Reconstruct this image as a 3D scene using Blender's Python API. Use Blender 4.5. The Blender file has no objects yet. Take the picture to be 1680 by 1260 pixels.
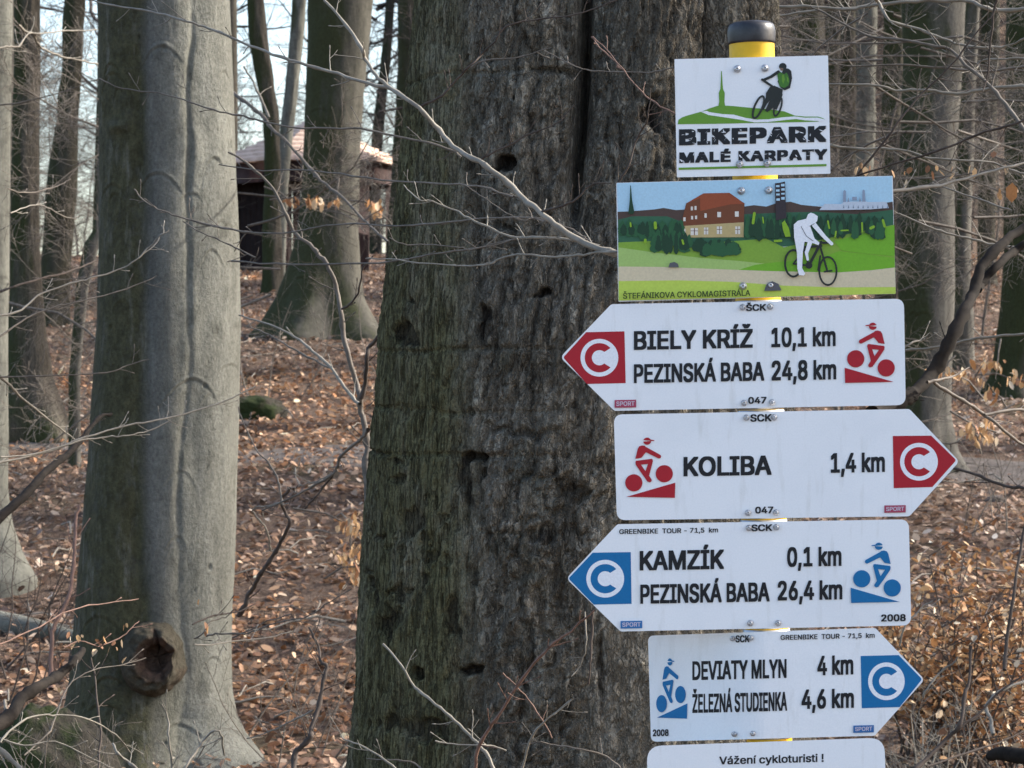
import bpy, bmesh, math, random
import numpy as np
from mathutils import Vector, Matrix
from mathutils.geometry import tessellate_polygon
R = math.radians
rnd = random.Random(7)
rng = np.random.default_rng(11)
scene = bpy.context.scene
col = scene.collection

# ------------------------------------------------------------ camera, sky, sun, exposure
F = 4719.0                     # focal length in photo pixels (photo 1680 x 1260)
CAMZ = 1.6
SUN_AZ, SUN_EL = R(15), R(34)  # azimuth from +X towards +Y
cam = bpy.data.cameras.new('camera')
cam.sensor_width = 36.0
cam.lens = 36.0 * F / 1680.0
cam.clip_start = 0.1
cam.clip_end = 600.0
cam.dof.use_dof = True
cam.dof.focus_distance = 5.6
cam.dof.aperture_fstop = 22.0
camo = bpy.data.objects.new('camera', cam)
camo.location = (0, 0, CAMZ)
camo.rotation_euler = (R(90), 0, 0)
col.objects.link(camo)
scene.camera = camo

w = bpy.data.worlds.new('World')
scene.world = w
w.use_nodes = True
nt = w.node_tree
bg = nt.nodes['Background']
sky = nt.nodes.new('ShaderNodeTexSky')
sky.sky_type = 'NISHITA'
sky.sun_disc = False
sky.sun_elevation = SUN_EL
sky.sun_rotation = R(90) - SUN_AZ
sky.air_density = 1.0
sky.dust_density = 2.6
nt.links.new(sky.outputs[0], bg.inputs[0])
bg.inputs[1].default_value = 0.15
sl = bpy.data.lights.new('sun', 'SUN')
sl.energy = 3.3
sl.angle = R(1.5)
sl.color = (1.0, 0.95, 0.87)
so = bpy.data.objects.new('sun', sl)
sd = Vector((math.cos(SUN_EL) * math.cos(SUN_AZ), math.cos(SUN_EL) * math.sin(SUN_AZ), math.sin(SUN_EL)))
so.rotation_euler = sd.to_track_quat('Z', 'Y').to_euler()
so.location = sd * 60
col.objects.link(so)
vs = scene.view_settings
vs.view_transform = 'Standard'
vs.look = 'None'
vs.exposure = 1.5
vs.gamma = 1.0
vs.use_curve_mapping = False
scene.cycles.use_denoising = True
scene.cycles.max_bounces = 5

# ------------------------------------------------------------ helpers
def P(px, py, d):
    return Vector(((px - 840) / F * d, d, CAMZ - (py - 630) / F * d))

_T = rng.random((64, 64, 64)).astype(np.float32)
def vn(x, y, z):
    xi = np.floor(x).astype(np.int64); yi = np.floor(y).astype(np.int64); zi = np.floor(z).astype(np.int64)
    fx = x - xi; fy = y - yi; fz = z - zi
    fx = fx * fx * (3 - 2 * fx); fy = fy * fy * (3 - 2 * fy); fz = fz * fz * (3 - 2 * fz)
    a = 0
    for i in (0, 1):
        for j in (0, 1):
            for k in (0, 1):
                wgt = (fx if i else 1 - fx) * (fy if j else 1 - fy) * (fz if k else 1 - fz)
                a = a + wgt * _T[(xi + i) & 63, (yi + j) & 63, (zi + k) & 63]
    return a * 2 - 1
def fbm(x, y, z, o=4):
    a = 0; s = 1.0; t = 0
    for k in range(o):
        a = a + s * vn(x * 2 ** k + 17.3 * k, y * 2 ** k + 5.1 * k, z * 2 ** k + 9.7 * k)
        t += s; s *= 0.5
    return a / t
_W = rng.random((128, 128, 2))
def worley(x, y):
    xi = np.floor(x).astype(np.int64); yi = np.floor(y).astype(np.int64)
    f1 = np.full(x.shape, 9.0); f2 = np.full(x.shape, 9.0)
    for i in (-1, 0, 1):
        for j in (-1, 0, 1):
            c = _W[(xi + i) & 127, (yi + j) & 127]
            dd = np.hypot(xi + i + c[..., 0] - x, yi + j + c[..., 1] - y)
            m = dd < f1
            f2 = np.where(m, f1, np.minimum(f2, dd)); f1 = np.where(m, dd, f1)
    return f1, f2
def sstep(a, b, x):
    t = np.clip((x - a) / (b - a), 0, 1)
    return t * t * (3 - 2 * t)

_gy = [-60, -30, 0, 6, 10.5, 12, 18, 26, 34, 45, 60, 90, 400]
_gz = [-2.2, -1.2, -0.35, -0.25, -0.12, 0.03, 0.87, 2.02, 2.85, 3.6, 4.1, 4.2, 5]
def ground(x, y):
    x = np.asarray(x, float); y = np.asarray(y, float)
    z = 0
    for k, wt in ((-1.2, .25), (0, .5), (1.2, .25)):
        z = z + wt * np.interp(y + k, _gy, _gz)
    z = z + 0.10 * fbm(x * .35, y * .35, x * 0 + 3.3, 3) * sstep(6, 14, y) + .025 * fbm(x * 2.1, y * 2.1, x * 0 + 8.3, 2)
    z = z + 17 * sstep(48, 110, y) * sstep(-6, 12, x - (y - 100) * 0.02)
    return z
def gz(x, y): return float(ground(x, y))

def mesh_np(name, V, Fc, mat=None, parent=None, smooth=True, loc=None):
    """V (n,3), Fc (m,4) or (m,3) int arrays"""
    me = bpy.data.meshes.new(name)
    V = np.asarray(V, np.float32); Fc = np.asarray(Fc, np.int32)
    me.vertices.add(len(V)); me.vertices.foreach_set('co', V.ravel())
    k = Fc.shape[1]
    me.loops.add(Fc.size); me.loops.foreach_set('vertex_index', Fc.ravel())
    me.polygons.add(len(Fc))
    me.polygons.foreach_set('loop_start', np.arange(0, Fc.size, k, dtype=np.int32))
    if smooth: me.polygons.foreach_set('use_smooth', np.ones(len(Fc), bool))
    me.update(calc_edges=True)
    if mat: me.materials.append(mat)
    o = bpy.data.objects.new(name, me); col.objects.link(o)
    if parent: o.parent = parent
    if loc is not None: o.location = loc
    return o
def tag(o, label=None, cat=None, group=None, kind=None):
    if label: o['label'] = label
    if cat: o['category'] = cat
    if group: o['group'] = group
    if kind: o['kind'] = kind
    return o
def empty(name, loc, label, cat, group=None, ry=0.0):
    o = bpy.data.objects.new(name, None); col.objects.link(o)
    o.location = loc; o.rotation_euler = (0, ry, 0); o.empty_display_size = .1
    return tag(o, label, cat, group)
def fattr(o, name, vals):
    a = o.data.attributes.new(name, 'FLOAT', 'POINT'); a.data.foreach_set('value', np.asarray(vals, np.float32).ravel())
def cattr(o, name, vals):
    a = o.data.attributes.new(name, 'FLOAT_COLOR', 'POINT')
    v = np.ones((len(vals), 4), np.float32); v[:, :3] = vals; a.data.foreach_set('color', v.ravel())

# ------------------------------------------------------------ materials
class NM:
    def __init__(s, name, rough=.8, spec=.3):
        s.m = bpy.data.materials.new(name); s.m.use_nodes = True
        s.t = s.m.node_tree; s.b = s.t.nodes['Principled BSDF']
        s.b.inputs['Roughness'].default_value = rough
        s.b.inputs['Specular IOR Level'].default_value = spec
        s.tc = s.t.nodes.new('ShaderNodeNewGeometry')
    def L(s, a, b): s.t.links.new(a, b)
    def noise(s, scale, stretch=(1, 1, 1), detail=4, rough=.6, off=(0, 0, 0), dist=0):
        mp = s.t.nodes.new('ShaderNodeMapping'); mp.inputs['Scale'].default_value = stretch; mp.inputs['Location'].default_value = off
        s.L(s.tc.outputs['Position'], mp.inputs[0])
        n = s.t.nodes.new('ShaderNodeTexNoise'); n.inputs['Scale'].default_value = scale
        n.inputs['Detail'].default_value = detail; n.inputs['Roughness'].default_value = rough; n.inputs['Distortion'].default_value = dist
        s.L(mp.outputs[0], n.inputs['Vector']); return n.outputs[0]
    def ramp(s, x, stops):
        r = s.t.nodes.new('ShaderNodeValToRGB'); e = r.color_ramp.elements
        while len(e) < len(stops): e.new(.5)
        for k, (p, c) in enumerate(stops):
            e[k].position = p; e[k].color = (c, c, c, 1) if isinstance(c, (int, float)) else (*c, 1)
        s.L(x, r.inputs[0]); return r.outputs[0]
    def mix(s, fac, a, b, mode='MIX'):
        n = s.t.nodes.new('ShaderNodeMix'); n.data_type = 'RGBA'; n.blend_type = mode
        for v, i in ((fac, 0), (a, 6), (b, 7)):
            if isinstance(v, (int, float)): n.inputs[i].default_value = v
            elif isinstance(v, tuple): n.inputs[i].default_value = (*v, 1)
            else: s.L(v, n.inputs[i])
        return n.outputs[2]
    def math(s, op, a, b=0.0):
        n = s.t.nodes.new('ShaderNodeMath'); n.operation = op; n.use_clamp = False
        for v, i in ((a, 0), (b, 1)):
            if isinstance(v, (int, float)): n.inputs[i].default_value = v
            else: s.L(v, n.inputs[i])
        return n.outputs[0]
    def attr(s, name, out='Fac'):
        n = s.t.nodes.new('ShaderNodeAttribute'); n.attribute_name = name; return n.outputs[out]
    def bump(s, h, dist, strength=1.0):
        n = s.t.nodes.new('ShaderNodeBump'); n.inputs['Distance'].default_value = dist; n.inputs['Strength'].default_value = strength
        s.L(h, n.inputs['Height']); s.L(n.outputs[0], s.b.inputs['Normal'])
    def color(s, c):
        if isinstance(c, tuple): s.b.inputs['Base Color'].default_value = (*c, 1)
        else: s.L(c, s.b.inputs['Base Color'])
        return s
    def normal_axis(s, v):
        n = s.t.nodes.new('ShaderNodeVectorMath'); n.operation = 'DOT_PRODUCT'
        s.L(s.tc.outputs['Normal'], n.inputs[0]); n.inputs[1].default_value = v; return n.outputs['Value']

def bark(name, dark, light, moss, mossbias=0.0, sc=14, stretch=(1, 1, .3), bd=.006, lent=0.0, fine=60):
    """trunk bark; the moss grows on the side facing -X and in patches"""
    n = NM(name, .9, .15)
    a = n.noise(sc, stretch, 5, .65)
    c = n.ramp(a, [(.3, dark), (.7, light)])
    big = n.noise(1.6, (1, 1, .5), 3)
    c = n.mix(n.ramp(big, [(.35, 0.0), (.7, .55)]), c, tuple(x * .62 for x in light))
    if lent:
        l = n.noise(5, (1.2, 1.2, 5), 4, .6)
        c = n.mix(n.ramp(l, [(.58, 0.0), (.72, lent * .6)]), c, tuple(x * .35 for x in dark))
    side = n.math('MULTIPLY', n.normal_axis((-.85, -.35, .1)), .38)
    mm = n.math('ADD', n.math('ADD', side, n.noise(5, (1, 1, .35), 4)), mossbias)
    c = n.mix(n.ramp(mm, [(.55, 0.0), (.78, .95)]), c, moss)
    f = n.noise(fine, (1, 1, .6), 4, .7)
    c = n.mix(.55, c, n.ramp(f, [(.3, .45), (.7, 1.25)]), 'MULTIPLY')
    n.color(c)
    n.bump(n.math('ADD', a, n.math('MULTIPLY', f, .4)), bd)
    return n.m

def plain(name, c, rough=.5, spec=.4, var=0.06, metal=0.0, sc=60):
    n = NM(name, rough, spec)
    x = n.noise(sc, (1, 1, 1), 3)
    n.color(n.mix(n.ramp(x, [(.3, 0.0), (.7, 1.0)]), tuple(v * (1 - var) for v in c), tuple(min(1, v * (1 + var)) for v in c)))
    n.b.inputs['Metallic'].default_value = metal
    return n.m

M = {}
M['beech'] = bark('pale_beech_bark', (.11, .106, .09), (.21, .208, .175), (.055, .06, .03), -.22, lent=.7)
M['beechdark'] = bark('grey_beech_bark', (.065, .06, .052), (.15, .14, .12), (.045, .052, .022), -.02, lent=.5)
M['mossy'] = bark('mossy_beech_bark', (.055, .052, .042), (.115, .108, .088), (.045, .050, .022), .10, lent=.5)
M['oak'] = bark('dark_furrowed_bark', (.045, .038, .03), (.13, .115, .09), (.04, .048, .018), .05, sc=22, stretch=(1, 1, .16), bd=.02)
M['far'] = bark('far_trunk_bark', (.032, .029, .021), (.088, .082, .060), (.042, .046, .022), .0, sc=8, bd=.02, fine=20)
M['twigdark'] = plain('dark_twig_bark', (.075, .058, .048), .8, .2, .35, sc=30)
M['twig'] = plain('grey_twig_bark', (.135, .113, .092), .7, .25, .35, sc=30)
M['twigpale'] = plain('pale_twig_bark', (.22, .195, .158), .65, .3, .25, sc=30)
M['limb'] = plain('dark_limb_bark', (.020, .016, .013), .9, .15, .45, sc=40)
M['twigred'] = plain('reddish_twig_bark', (.17, .10, .075), .7, .25, .3, sc=30)
M['fartwig'] = plain('far_twig_bark', (.075, .06, .052), .8, .2, .35, sc=3)

# ------------------------------------------------------------ tubes
def catmull(pts, sub):
    pts = [np.array(p, float) for p in pts]
    if len(pts) < 3:
        return [pts[0] + (pts[-1] - pts[0]) * t for t in np.linspace(0, 1, sub + 1)]
    out = []
    e = [2 * pts[0] - pts[1]] + pts + [2 * pts[-1] - pts[-2]]
    for i in range(1, len(e) - 2):
        p0, p1, p2, p3 = e[i - 1], e[i], e[i + 1], e[i + 2]
        for k in range(sub):
            t = k / sub
            out.append(.5 * ((2 * p1) + (p2 - p0) * t + (2 * p0 - 5 * p1 + 4 * p2 - p3) * t * t + (3 * p1 - p0 - 3 * p2 + p3) * t ** 3))
    out.append(pts[-1]); return out

class Tubes:
    def __init__(s): s.V = []; s.F = []; s.n = 0
    def add(s, pts, rads, seg=5):
        pts = np.array(pts, float); rads = np.asarray(rads, float); n = len(pts)
        if n < 2: return
        t = np.gradient(pts, axis=0); t /= (np.linalg.norm(t, axis=1, keepdims=True) + 1e-9)
        ref = np.array([.13, .97, .2]) if abs(t[0][1]) < .9 else np.array([1., 0, 0])
        a = np.cross(t, ref); a /= (np.linalg.norm(a, axis=1, keepdims=True) + 1e-9)
        b = np.cross(t, a)
        th = np.arange(seg) * 2 * math.pi / seg
        V = pts[:, None] + rads[:, None, None] * (a[:, None] * np.cos(th)[None, :, None] + b[:, None] * np.sin(th)[None, :, None])
        i = np.arange(n - 1)[:, None] * seg; j = np.arange(seg)[None]; k = (j + 1) % seg
        Fq = np.stack([i + j, i + k, i + seg + k, i + seg + j], -1).reshape(-1, 4) + s.n
        s.V.append(V.reshape(-1, 3)); s.F.append(Fq); s.n += n * seg
    def build(s, name, mat, parent=None, loc=None, origin=None):
        V = np.concatenate(s.V)
        if origin is not None:
            V = V - np.array(origin); loc = origin if parent is None else loc
        return mesh_np(name, V, np.concatenate(s.F), mat, parent, True, loc)

def rot_about(v, axis, a):
    return np.array(Matrix.Rotation(a, 3, Vector(axis)) @ Vector(v))
def grow(T, p, d, L, r, lev, maxlev, rr, up=.1, nch=(4, 7), seg=4, flat=0.5, minr=.0008):
    """recursive woody growth"""
    ns = max(4, int(7 - lev)); pts = [np.array(p, float)]; d = np.array(d, float); d /= np.linalg.norm(d)
    for k in range(ns):
        d = d + np.array([rr.gauss(0, .13), rr.gauss(0, .13), rr.gauss(0, .11) + up * .35])
        d /= np.linalg.norm(d); pts.append(pts[-1] + d * L / ns)
    rads = np.linspace(r, max(r * .35, minr), ns + 1)
    T.add(pts, rads, seg if lev < 2 else 3)
    if lev >= maxlev: return
    n = rr.randint(*nch)
    for c in range(n):
        t = .2 + .78 * (c + rr.random()) / n
        i = min(int(t * ns), ns - 1); q = pts[i] + (pts[i + 1] - pts[i]) * (t * ns - i)
        dd = pts[i + 1] - pts[i]; dd /= np.linalg.norm(dd)
        ax = np.cross(dd, [rr.gauss(0, 1), rr.gauss(0, 1), rr.gauss(0, flat) + .6]); ax /= np.linalg.norm(ax) + 1e-9
        nd = rot_about(dd, ax, rr.choice((-1, 1)) * rr.uniform(.5, 1.1))
        grow(T, q, nd, L * rr.uniform(.38, .62) * (1.1 - t * .5), max(r * rr.uniform(.32, .5) * (1.05 - t * .4), minr), lev + 1, maxlev, rr, up, nch, seg, flat, minr)

# ------------------------------------------------------------ ground
n = NM('leaf_mould_soil', .95, .1)
c1 = n.noise(9, (1, 1, 1), 6, .7)
c2 = n.noise(55, (1, 1, 1), 5, .75)
cc = n.ramp(c2, [(.3, (.045, .031, .024)), (.48, (.14, .095, .070)), (.60, (.25, .18, .135)), (.74, (.46, .37, .30))])
cc = n.mix(n.ramp(c1, [(.4, 0.0), (.75, .7)]), cc, (.085, .06, .046))
cc = n.mix(n.ramp(n.noise(1.1, (1, 1, 1), 3), [(.56, 0.0), (.68, .5)]), cc, (.06, .065, .03))
n.color(cc); n.bump(n.math('ADD', c2, n.math('MULTIPLY', c1, .6)), .03)
M['soil'] = n.m
n = NM('trodden_path_earth', .95, .1)
c1 = n.noise(14, (1, 1, 1), 6, .7)
n.color(n.ramp(c1, [(.3, (.085, .070, .060)), (.6, (.15, .13, .117)), (.8, (.24, .21, .19))])); n.bump(c1, .02)
M['path'] = n.m

xs = np.concatenate([np.linspace(-160, -14, 40)[:-1], np.linspace(-14, 14, 190), np.linspace(14, 160, 40)[1:]])
ys = np.concatenate([np.linspace(-60, 5, 30)[:-1], np.linspace(5, 60, 320), np.linspace(60, 400, 70)[1:]])
X, Y = np.meshgrid(xs, ys)
Z = ground(X, Y)
nx, ny = len(xs), len(ys)
i = np.arange(ny - 1)[:, None] * nx + np.arange(nx - 1)[None]
tag(mesh_np('ground', np.stack([X, Y, Z], -1).reshape(-1, 3), np.stack([i, i + 1, i + nx + 1, i + nx], -1).reshape(-1, 4), M['soil']), kind='structure')

def path_centre(x): return 19.6 - .28 * x + .35 * np.sin(x * .6)
def path_w(x): return .60 + .18 * np.sin(x * 1.1 + 1) - .3 * sstep(-.5, -3, x) + .22 * sstep(1.5, 3, x)
px_ = np.linspace(-12, 12, 240); pv = np.linspace(-1, 1, 14)
PX, PV = np.meshgrid(px_, pv)
PY = path_centre(PX) + PV * (path_w(PX) + .2 * fbm(PX * 1.5, PV * .5, PX * 0 + 1.7, 3))
PZ = ground(PX, PY) + .014 * (1 - PV ** 4) - .012 * PV ** 8
i = np.arange(13)[:, None] * 240 + np.arange(239)[None]
tag(mesh_np('path', np.stack([PX, PY, PZ], -1).reshape(-1, 3), np.stack([i, i + 1, i + 241, i + 240], -1).reshape(-1, 4), M['path']), kind='structure')

# ------------------------------------------------------------ leaves
n = NM('dry_beech_leaf', .6, .25)
v = n.noise(160, (1, 1, 1), 3)
n.color(n.mix(.5, n.attr('leaf_colour', 'Color'), n.ramp(v, [(.3, .6), (.7, 1.2)]), 'MULTIPLY'))
tr = n.t.nodes.new('ShaderNodeBsdfTranslucent'); mx = n.t.nodes.new('ShaderNodeMixShader'); mx.inputs[0].default_value = .22
n.L(n.attr('leaf_colour', 'Color'), tr.inputs[0]); n.L(n.b.outputs[0], mx.inputs[1]); n.L(tr.outputs[0], mx.inputs[2])
n.L(mx.outputs[0], n.t.nodes['Material Output'].inputs[0])
M['leaf'] = n.m
PAL = 1.3 * np.array([(.20, .125, .085), (.27, .175, .12), (.14, .085, .06), (.34, .24, .17), (.085, .055, .042), (.44, .34, .26), (.24, .125, .065), (.55, .46, .37), (.17, .13, .11)])
PALW = np.array([.22, .23, .14, .17, .07, .06, .05, .015, .045])
ORA = np.array([(.46, .26, .12), (.55, .35, .18), (.35, .17, .07), (.62, .45, .28), (.25, .12, .06), (.70, .58, .42)])
def leaves(name, pos, size, tilt, pal, palw, parent=None, seed=1, hang=False, yaw=None):
    r = np.random.default_rng(seed); n = len(pos); pos = np.asarray(pos, float)
    size = np.broadcast_to(size, (n,)) * r.uniform(.5, 1.4, n)
    yw = r.uniform(0, 2 * np.pi, n)
    pit = r.normal(0, tilt, n) if not hang else r.normal(-1.2, .35, n)
    rol = r.normal(0, tilt, n)
    ux = np.stack([np.cos(yw) * np.cos(pit), np.sin(yw) * np.cos(pit), np.sin(pit)], -1)
    sd_ = np.stack([-np.sin(yw), np.cos(yw), 0 * yw], -1)
    up = np.cross(ux, sd_)
    s2 = sd_ * np.cos(rol)[:, None] + up * np.sin(rol)[:, None]; u2 = np.cross(ux, s2)
    fold = r.uniform(-.1, .55, n); curl = r.uniform(-.3, .5, n); wd = r.uniform(.45, .68, n)
    sh = [(-.5, 0, 0), (-.22, .9, 1), (.22, .8, 1), (.5, 0, 0), (.22, -.8, 1), (-.22, -.9, 1)]
    V = np.zeros((n, 6, 3))
    for k, (a, b, c) in enumerate(sh):
        h = c * fold * .25 - curl * a * a * 1.2
        V[:, k] = pos + size[:, None] * (ux * a + s2 * (b * .5 * wd)[:, None] + u2 * h[:, None])
    base = np.arange(n)[:, None] * 6
    Fc = np.concatenate([base + np.array([[0, 5, 4, 3]]), base + np.array([[0, 3, 2, 1]])])
    o = mesh_np(name, V.reshape(-1, 3), Fc, M['leaf'], parent, False)
    ci = r.choice(len(pal), n, p=palw / np.sum(palw))
    c = pal[ci] * r.uniform(.7, 1.3, (n, 1))
    if n > 5000:    # drifts of older, darker and fresher, warmer leaves
        m1 = fbm(pos[:, 0] * 1.3, pos[:, 1] * .9, pos[:, 0] * 0 + 2, 4)[:, None]; m2 = fbm(pos[:, 0] * .7 + 9, pos[:, 1] * .6, pos[:, 0] * 0 + 6, 3)[:, None]
        c = c * (1 + .65 * m1) ; c = c * (1 + np.clip(m2 + .1, -.12, .5) * np.array([.4, .1, -.25]))
        c = np.clip(c, .01, .9)
    cattr(o, 'leaf_colour', np.repeat(c, 6, axis=0))
    return o
def litter():
    N = 330000
    y = rng.uniform(9.5, 48, N)
    keep = rng.random(N) < np.clip(y / 48, 0, 1) * np.where(y < 19, 1.0, np.clip(19 / y, 0, 1) ** 1.25) * 1.15 + .12 * (y < 16)
    y = y[keep]; x = rng.uniform(-1, 1, len(y)) * (.23 * y + .5)
    # barer ground on the path and in patches
    onp = np.abs(y - path_centre(x)) < path_w(x) * 1.02
    bare = fbm(x * .9, y * .9, x * 0 + 4.4, 3) > .22
    second = np.abs(y - (15.2 - .1 * x)) < .25
    k = rng.random(len(y)) > np.where(onp, np.where(x > 0, .93, .18), np.where(second, .6, np.where(bare, .3, 0)))
    x, y = x[k], y[k]
    z = ground(x, y) + .008 + rng.exponential(.010, len(x))
    tag(leaves('leaf_litter', np.stack([x, y, z], -1), .053, .42, PAL, PALW, seed=3), 'brown fallen beech leaves covering the forest floor', 'leaf litter', kind='stuff')
    # some loose fallen twigs
    T = Tubes()
    for k in range(420):
        yy = 10.5 + 26 * rnd.random() ** 1.4; xx = rnd.uniform(-1, 1) * (.22 * yy)
        a = rnd.uniform(0, 6.28); L = rnd.uniform(.12, .7)
        p = np.array([xx, yy, gz(xx, yy) + .025]); pts = [p]
        for q in range(4):
            a += rnd.gauss(0, .25); nx_, ny_ = p[0] + math.cos(a) * L / 4, p[1] + math.sin(a) * L / 4
            p = np.array([nx_, ny_, gz(nx_, ny_) + rnd.uniform(.015, .06)]); pts.append(p)
        T.add(pts, np.linspace(rnd.uniform(.003, .009), .0015, 5), 4)
    tag(T.build('fallen_twigs', M['twigpale']), 'thin broken twigs scattered over the leaf litter', 'twigs', kind='stuff')
litter()

# ------------------------------------------------------------ big furrowed trunk behind the signpost
def big_tree():
    d = 6.5
    prof = [(-260, 690, 1280), (0, 681, 1287), (100, 674, 1287), (200, 664, 1290), (300, 654, 1292), (400, 643, 1296), (520, 628, 1300), (640, 614, 1304), (760, 602, 1310),
            (900, 590, 1316), (1050, 579, 1322), (1180, 571, 1330), (1300, 560, 1340), (1600, 530, 1370), (1960, 470, 1430)]
    pz = np.array([CAMZ - (p[0] - 630) / F * d for p in prof])[::-1]
    xl = np.array([(p[1] - 840) / F * d for p in prof])[::-1]; xr = np.array([(p[2] - 840) / F * d for p in prof])[::-1]
    zr = np.concatenate([np.linspace(-.45, .62, 90)[:-1], np.linspace(.62, 2.6, 640), np.linspace(2.6, 7.5, 120)[1:], np.linspace(7.5, 14, 40)[1:]])
    nf, nb = 400, 70
    th = np.concatenate([np.linspace(-1.72, 1.72, nf), np.linspace(1.72, 2 * math.pi - 1.72, nb + 2)[1:-1]])  # 0 = towards camera
    TH, ZZ = np.meshgrid(th, zr)
    XL = np.interp(ZZ, pz, xl); XR = np.interp(ZZ, pz, xr)
    hi = np.clip((ZZ - 2.8) / 11, 0, 1)
    CX = (XL + XR) / 2; RX = (XR - XL) / 2 * (1 - .45 * hi); RY = RX * .82
    X0 = CX + RX * np.sin(TH); px = 840 + X0 * F / d; py = 630 - (ZZ - CAMZ) * F / d
    front = sstep(1.75, 1.45, np.abs(TH))
    U = TH * .45; Vv = ZZ
    wx = .03 * fbm(U * 4, Vv * 2.2, U * 0 + 1, 3); wy = .03 * fbm(U * 4, Vv * 3, U * 0 + 7, 3)
    # disp: metres outward
    D = .022 * fbm(U * 2.2, Vv * 1.1, U * 0 + 2, 3) + .008 * fbm(U * 7, Vv * 4, U * 0 + 22, 3)
    def crease(cx, wd, dep, y0, y1, wob=6):
        c = cx + wob * np.sin(py * .011 + cx) + (py - 150) * -.02
        return -dep * np.exp(-((px - c) / wd) ** 2) * sstep(y1, y0, py) * front
    D = D + crease(943, 11, .13, 300, 440) + crease(946, 70, .055, 200, 560) + crease(1192, 14, .07, 200, 700) + crease(1190, 40, .03, 300, 900)
    D = D + crease(786, 9, .02, 470, 560, 3) * sstep(250, 320, py)
    D = D + .03 * np.exp(-((px - 1060) / 90) ** 2) * sstep(500, 100, py) * front - .03 * sstep(930, 960, px) * sstep(320, 150, py) * front * sstep(1250, 1150, px)
    # bark kinds
    mossy = sstep(800, 715, px + 25 * fbm(U * 5, Vv * 3, U * 0 + 5, 2))
    blocky = sstep(660, 760, py - (px - 900) * .5 + 50 * fbm(U * 5, Vv * 5, U * 0 + 6, 3)) * sstep(760, 840, px)
    pale = sstep(900, 985, px + 40 * fbm(U * 8, Vv * 5, U * 0 + 3, 3)) * sstep(820, 960, py)
    rugged = (1 - mossy * .72) * (1 - pale * .7)
    uu = (U + wx * .9) ; vv = (Vv + wy)
    plates = -np.clip(.26 - np.abs(fbm(uu * 30, vv * 7.5, U * 0 + 4, 4)), 0, .26) / .26
    plates2 = -np.clip(.22 - np.abs(fbm(uu * 55 + wx * 60, vv * 21, U * 0 + 41, 3)), 0, .22) / .22
    f1, f2 = worley(uu * 46, vv * 17)
    cell = -np.clip(.16 - (f2 - f1), 0, .16) / .16
    b1, b2 = worley((U + wx * 1.6) * 38, (Vv + wy * 1.6) * 30)
    blk = -.35 * np.clip(.16 - (b2 - b1), 0, .16) / .16 - 1.0 * np.clip(.28 - np.abs(fbm(uu * 44, vv * 24, U * 0 + 44, 4)), 0, .28) / .28 + 1.1 * fbm(uu * 26, vv * 17, U * 0 + 47, 3)
    furrow = plates * .8 + plates2 * .35 + cell * .2
    det = fbm(uu * 90, vv * 55, U * 0 + 9, 3)
    D = D + rugged * ((1 - blocky) * .0145 * furrow + blocky * .0125 * blk) + (.0055 * det) * (.45 + rugged) + .005 * fbm(U * 16, Vv * 10, U * 0 + 31, 3) * rugged
    fine = -np.clip(.16 - np.abs(fbm(uu * 60, vv * 9, U * 0 + 14, 2)), 0, .16) / .16
    D = D + .0050 * fine * mossy + .005 * fbm(U * 30, Vv * 14, U * 0 + 51, 3) * mossy
    # knot holes, scars and beetle-eaten pits
    pit = np.zeros_like(D)
    holes = [(675, 548, 20, 22, .03), (680, 490, 7, 7, .02), (828, 290, 18, 15, .045), (800, 545, 16, 28, .022), (770, 745, 20, 16, .035), (760, 790, 12, 50, .018), (882, 492, 16, 8, .03),
             (1060, 210, 20, 16, .03), (648, 755, 8, 6, .02), (612, 740, 30, 5, .014), (858, 700, 45, 9, .016), (820, 385, 20, 6, .016), (900, 140, 40, 6, .014), (870, 330, 8, 30, .012),
             (765, 1078, 18, 8, .03), (682, 1078, 11, 9, .035), (740, 990, 10, 35, .022), (636, 1020, 9, 40, .028), (612, 970, 7, 20, .02), (700, 1170, 50, 16, .018), (640, 1165, 20, 14, .016), (668, 845, 22, 20, .016),
             (880, 860, 30, 10, .014), (930, 800, 22, 14, .014), (855, 1100, 10, 50, .014), (978, 1075, 5, 50, .016), (950, 1010, 4, 60, .012), (640, 665, 36, 4, .008)]
    r2 = random.Random(4)
    for k in range(46):
        holes.append((r2.gauss(680, 42), r2.gauss(890, 55), r2.uniform(3, 9), r2.uniform(3, 12), r2.uniform(.006, .016)))
    for k in range(26):
        holes.append((r2.uniform(600, 1150), r2.uniform(0, 1240), r2.uniform(3, 8), r2.uniform(3, 14), r2.uniform(.006, .014)))
    ragx = 16 * fbm(U * 40, Vv * 30, U * 0 + 11, 2); ragy = 20 * fbm(U * 40, Vv * 30, U * 0 + 13, 2)
    for hx, hy, a, b, dp in holes:
        q = ((px - hx + ragx * min(1, a / 12)) / a) ** 2 + ((py - hy + ragy * min(1, b / 12)) / b) ** 2
        pit = np.minimum(pit, -.65 * dp * sstep(1.6, .3, q) * front)
    D = D + pit
    # horizontal wrinkle lines
    for hy, amp in ((578, .006), (672, .005), (742, .006), (140, .005), (420, .004)):
        D = D - amp * np.exp(-((py - hy - 8 * fbm(U * 7, U * 0, U * 0 + hy, 3)) / 4) ** 2) * sstep(600, 640, px) * sstep(950, 880, px)
    # buttress flare low down
    D = D + .16 * np.exp(-np.clip(ZZ + .3, 0, 9) / .3) * (.5 + .5 * np.cos(TH * 5 + 1))
    D = D * np.where(np.abs(TH) > 1.74, .8, 1)
    V = np.stack([CX + (RX + D) * np.sin(TH), d - (RY + D) * np.cos(TH), ZZ], -1)
    base = (float(CX[0, 0]), d, gz(CX[0, 0], d))
    nr, nc = TH.shape
    i = np.arange(nr - 1)[:, None] * nc; j = np.arange(nc)[None]; k = (j + 1) % nc
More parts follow.
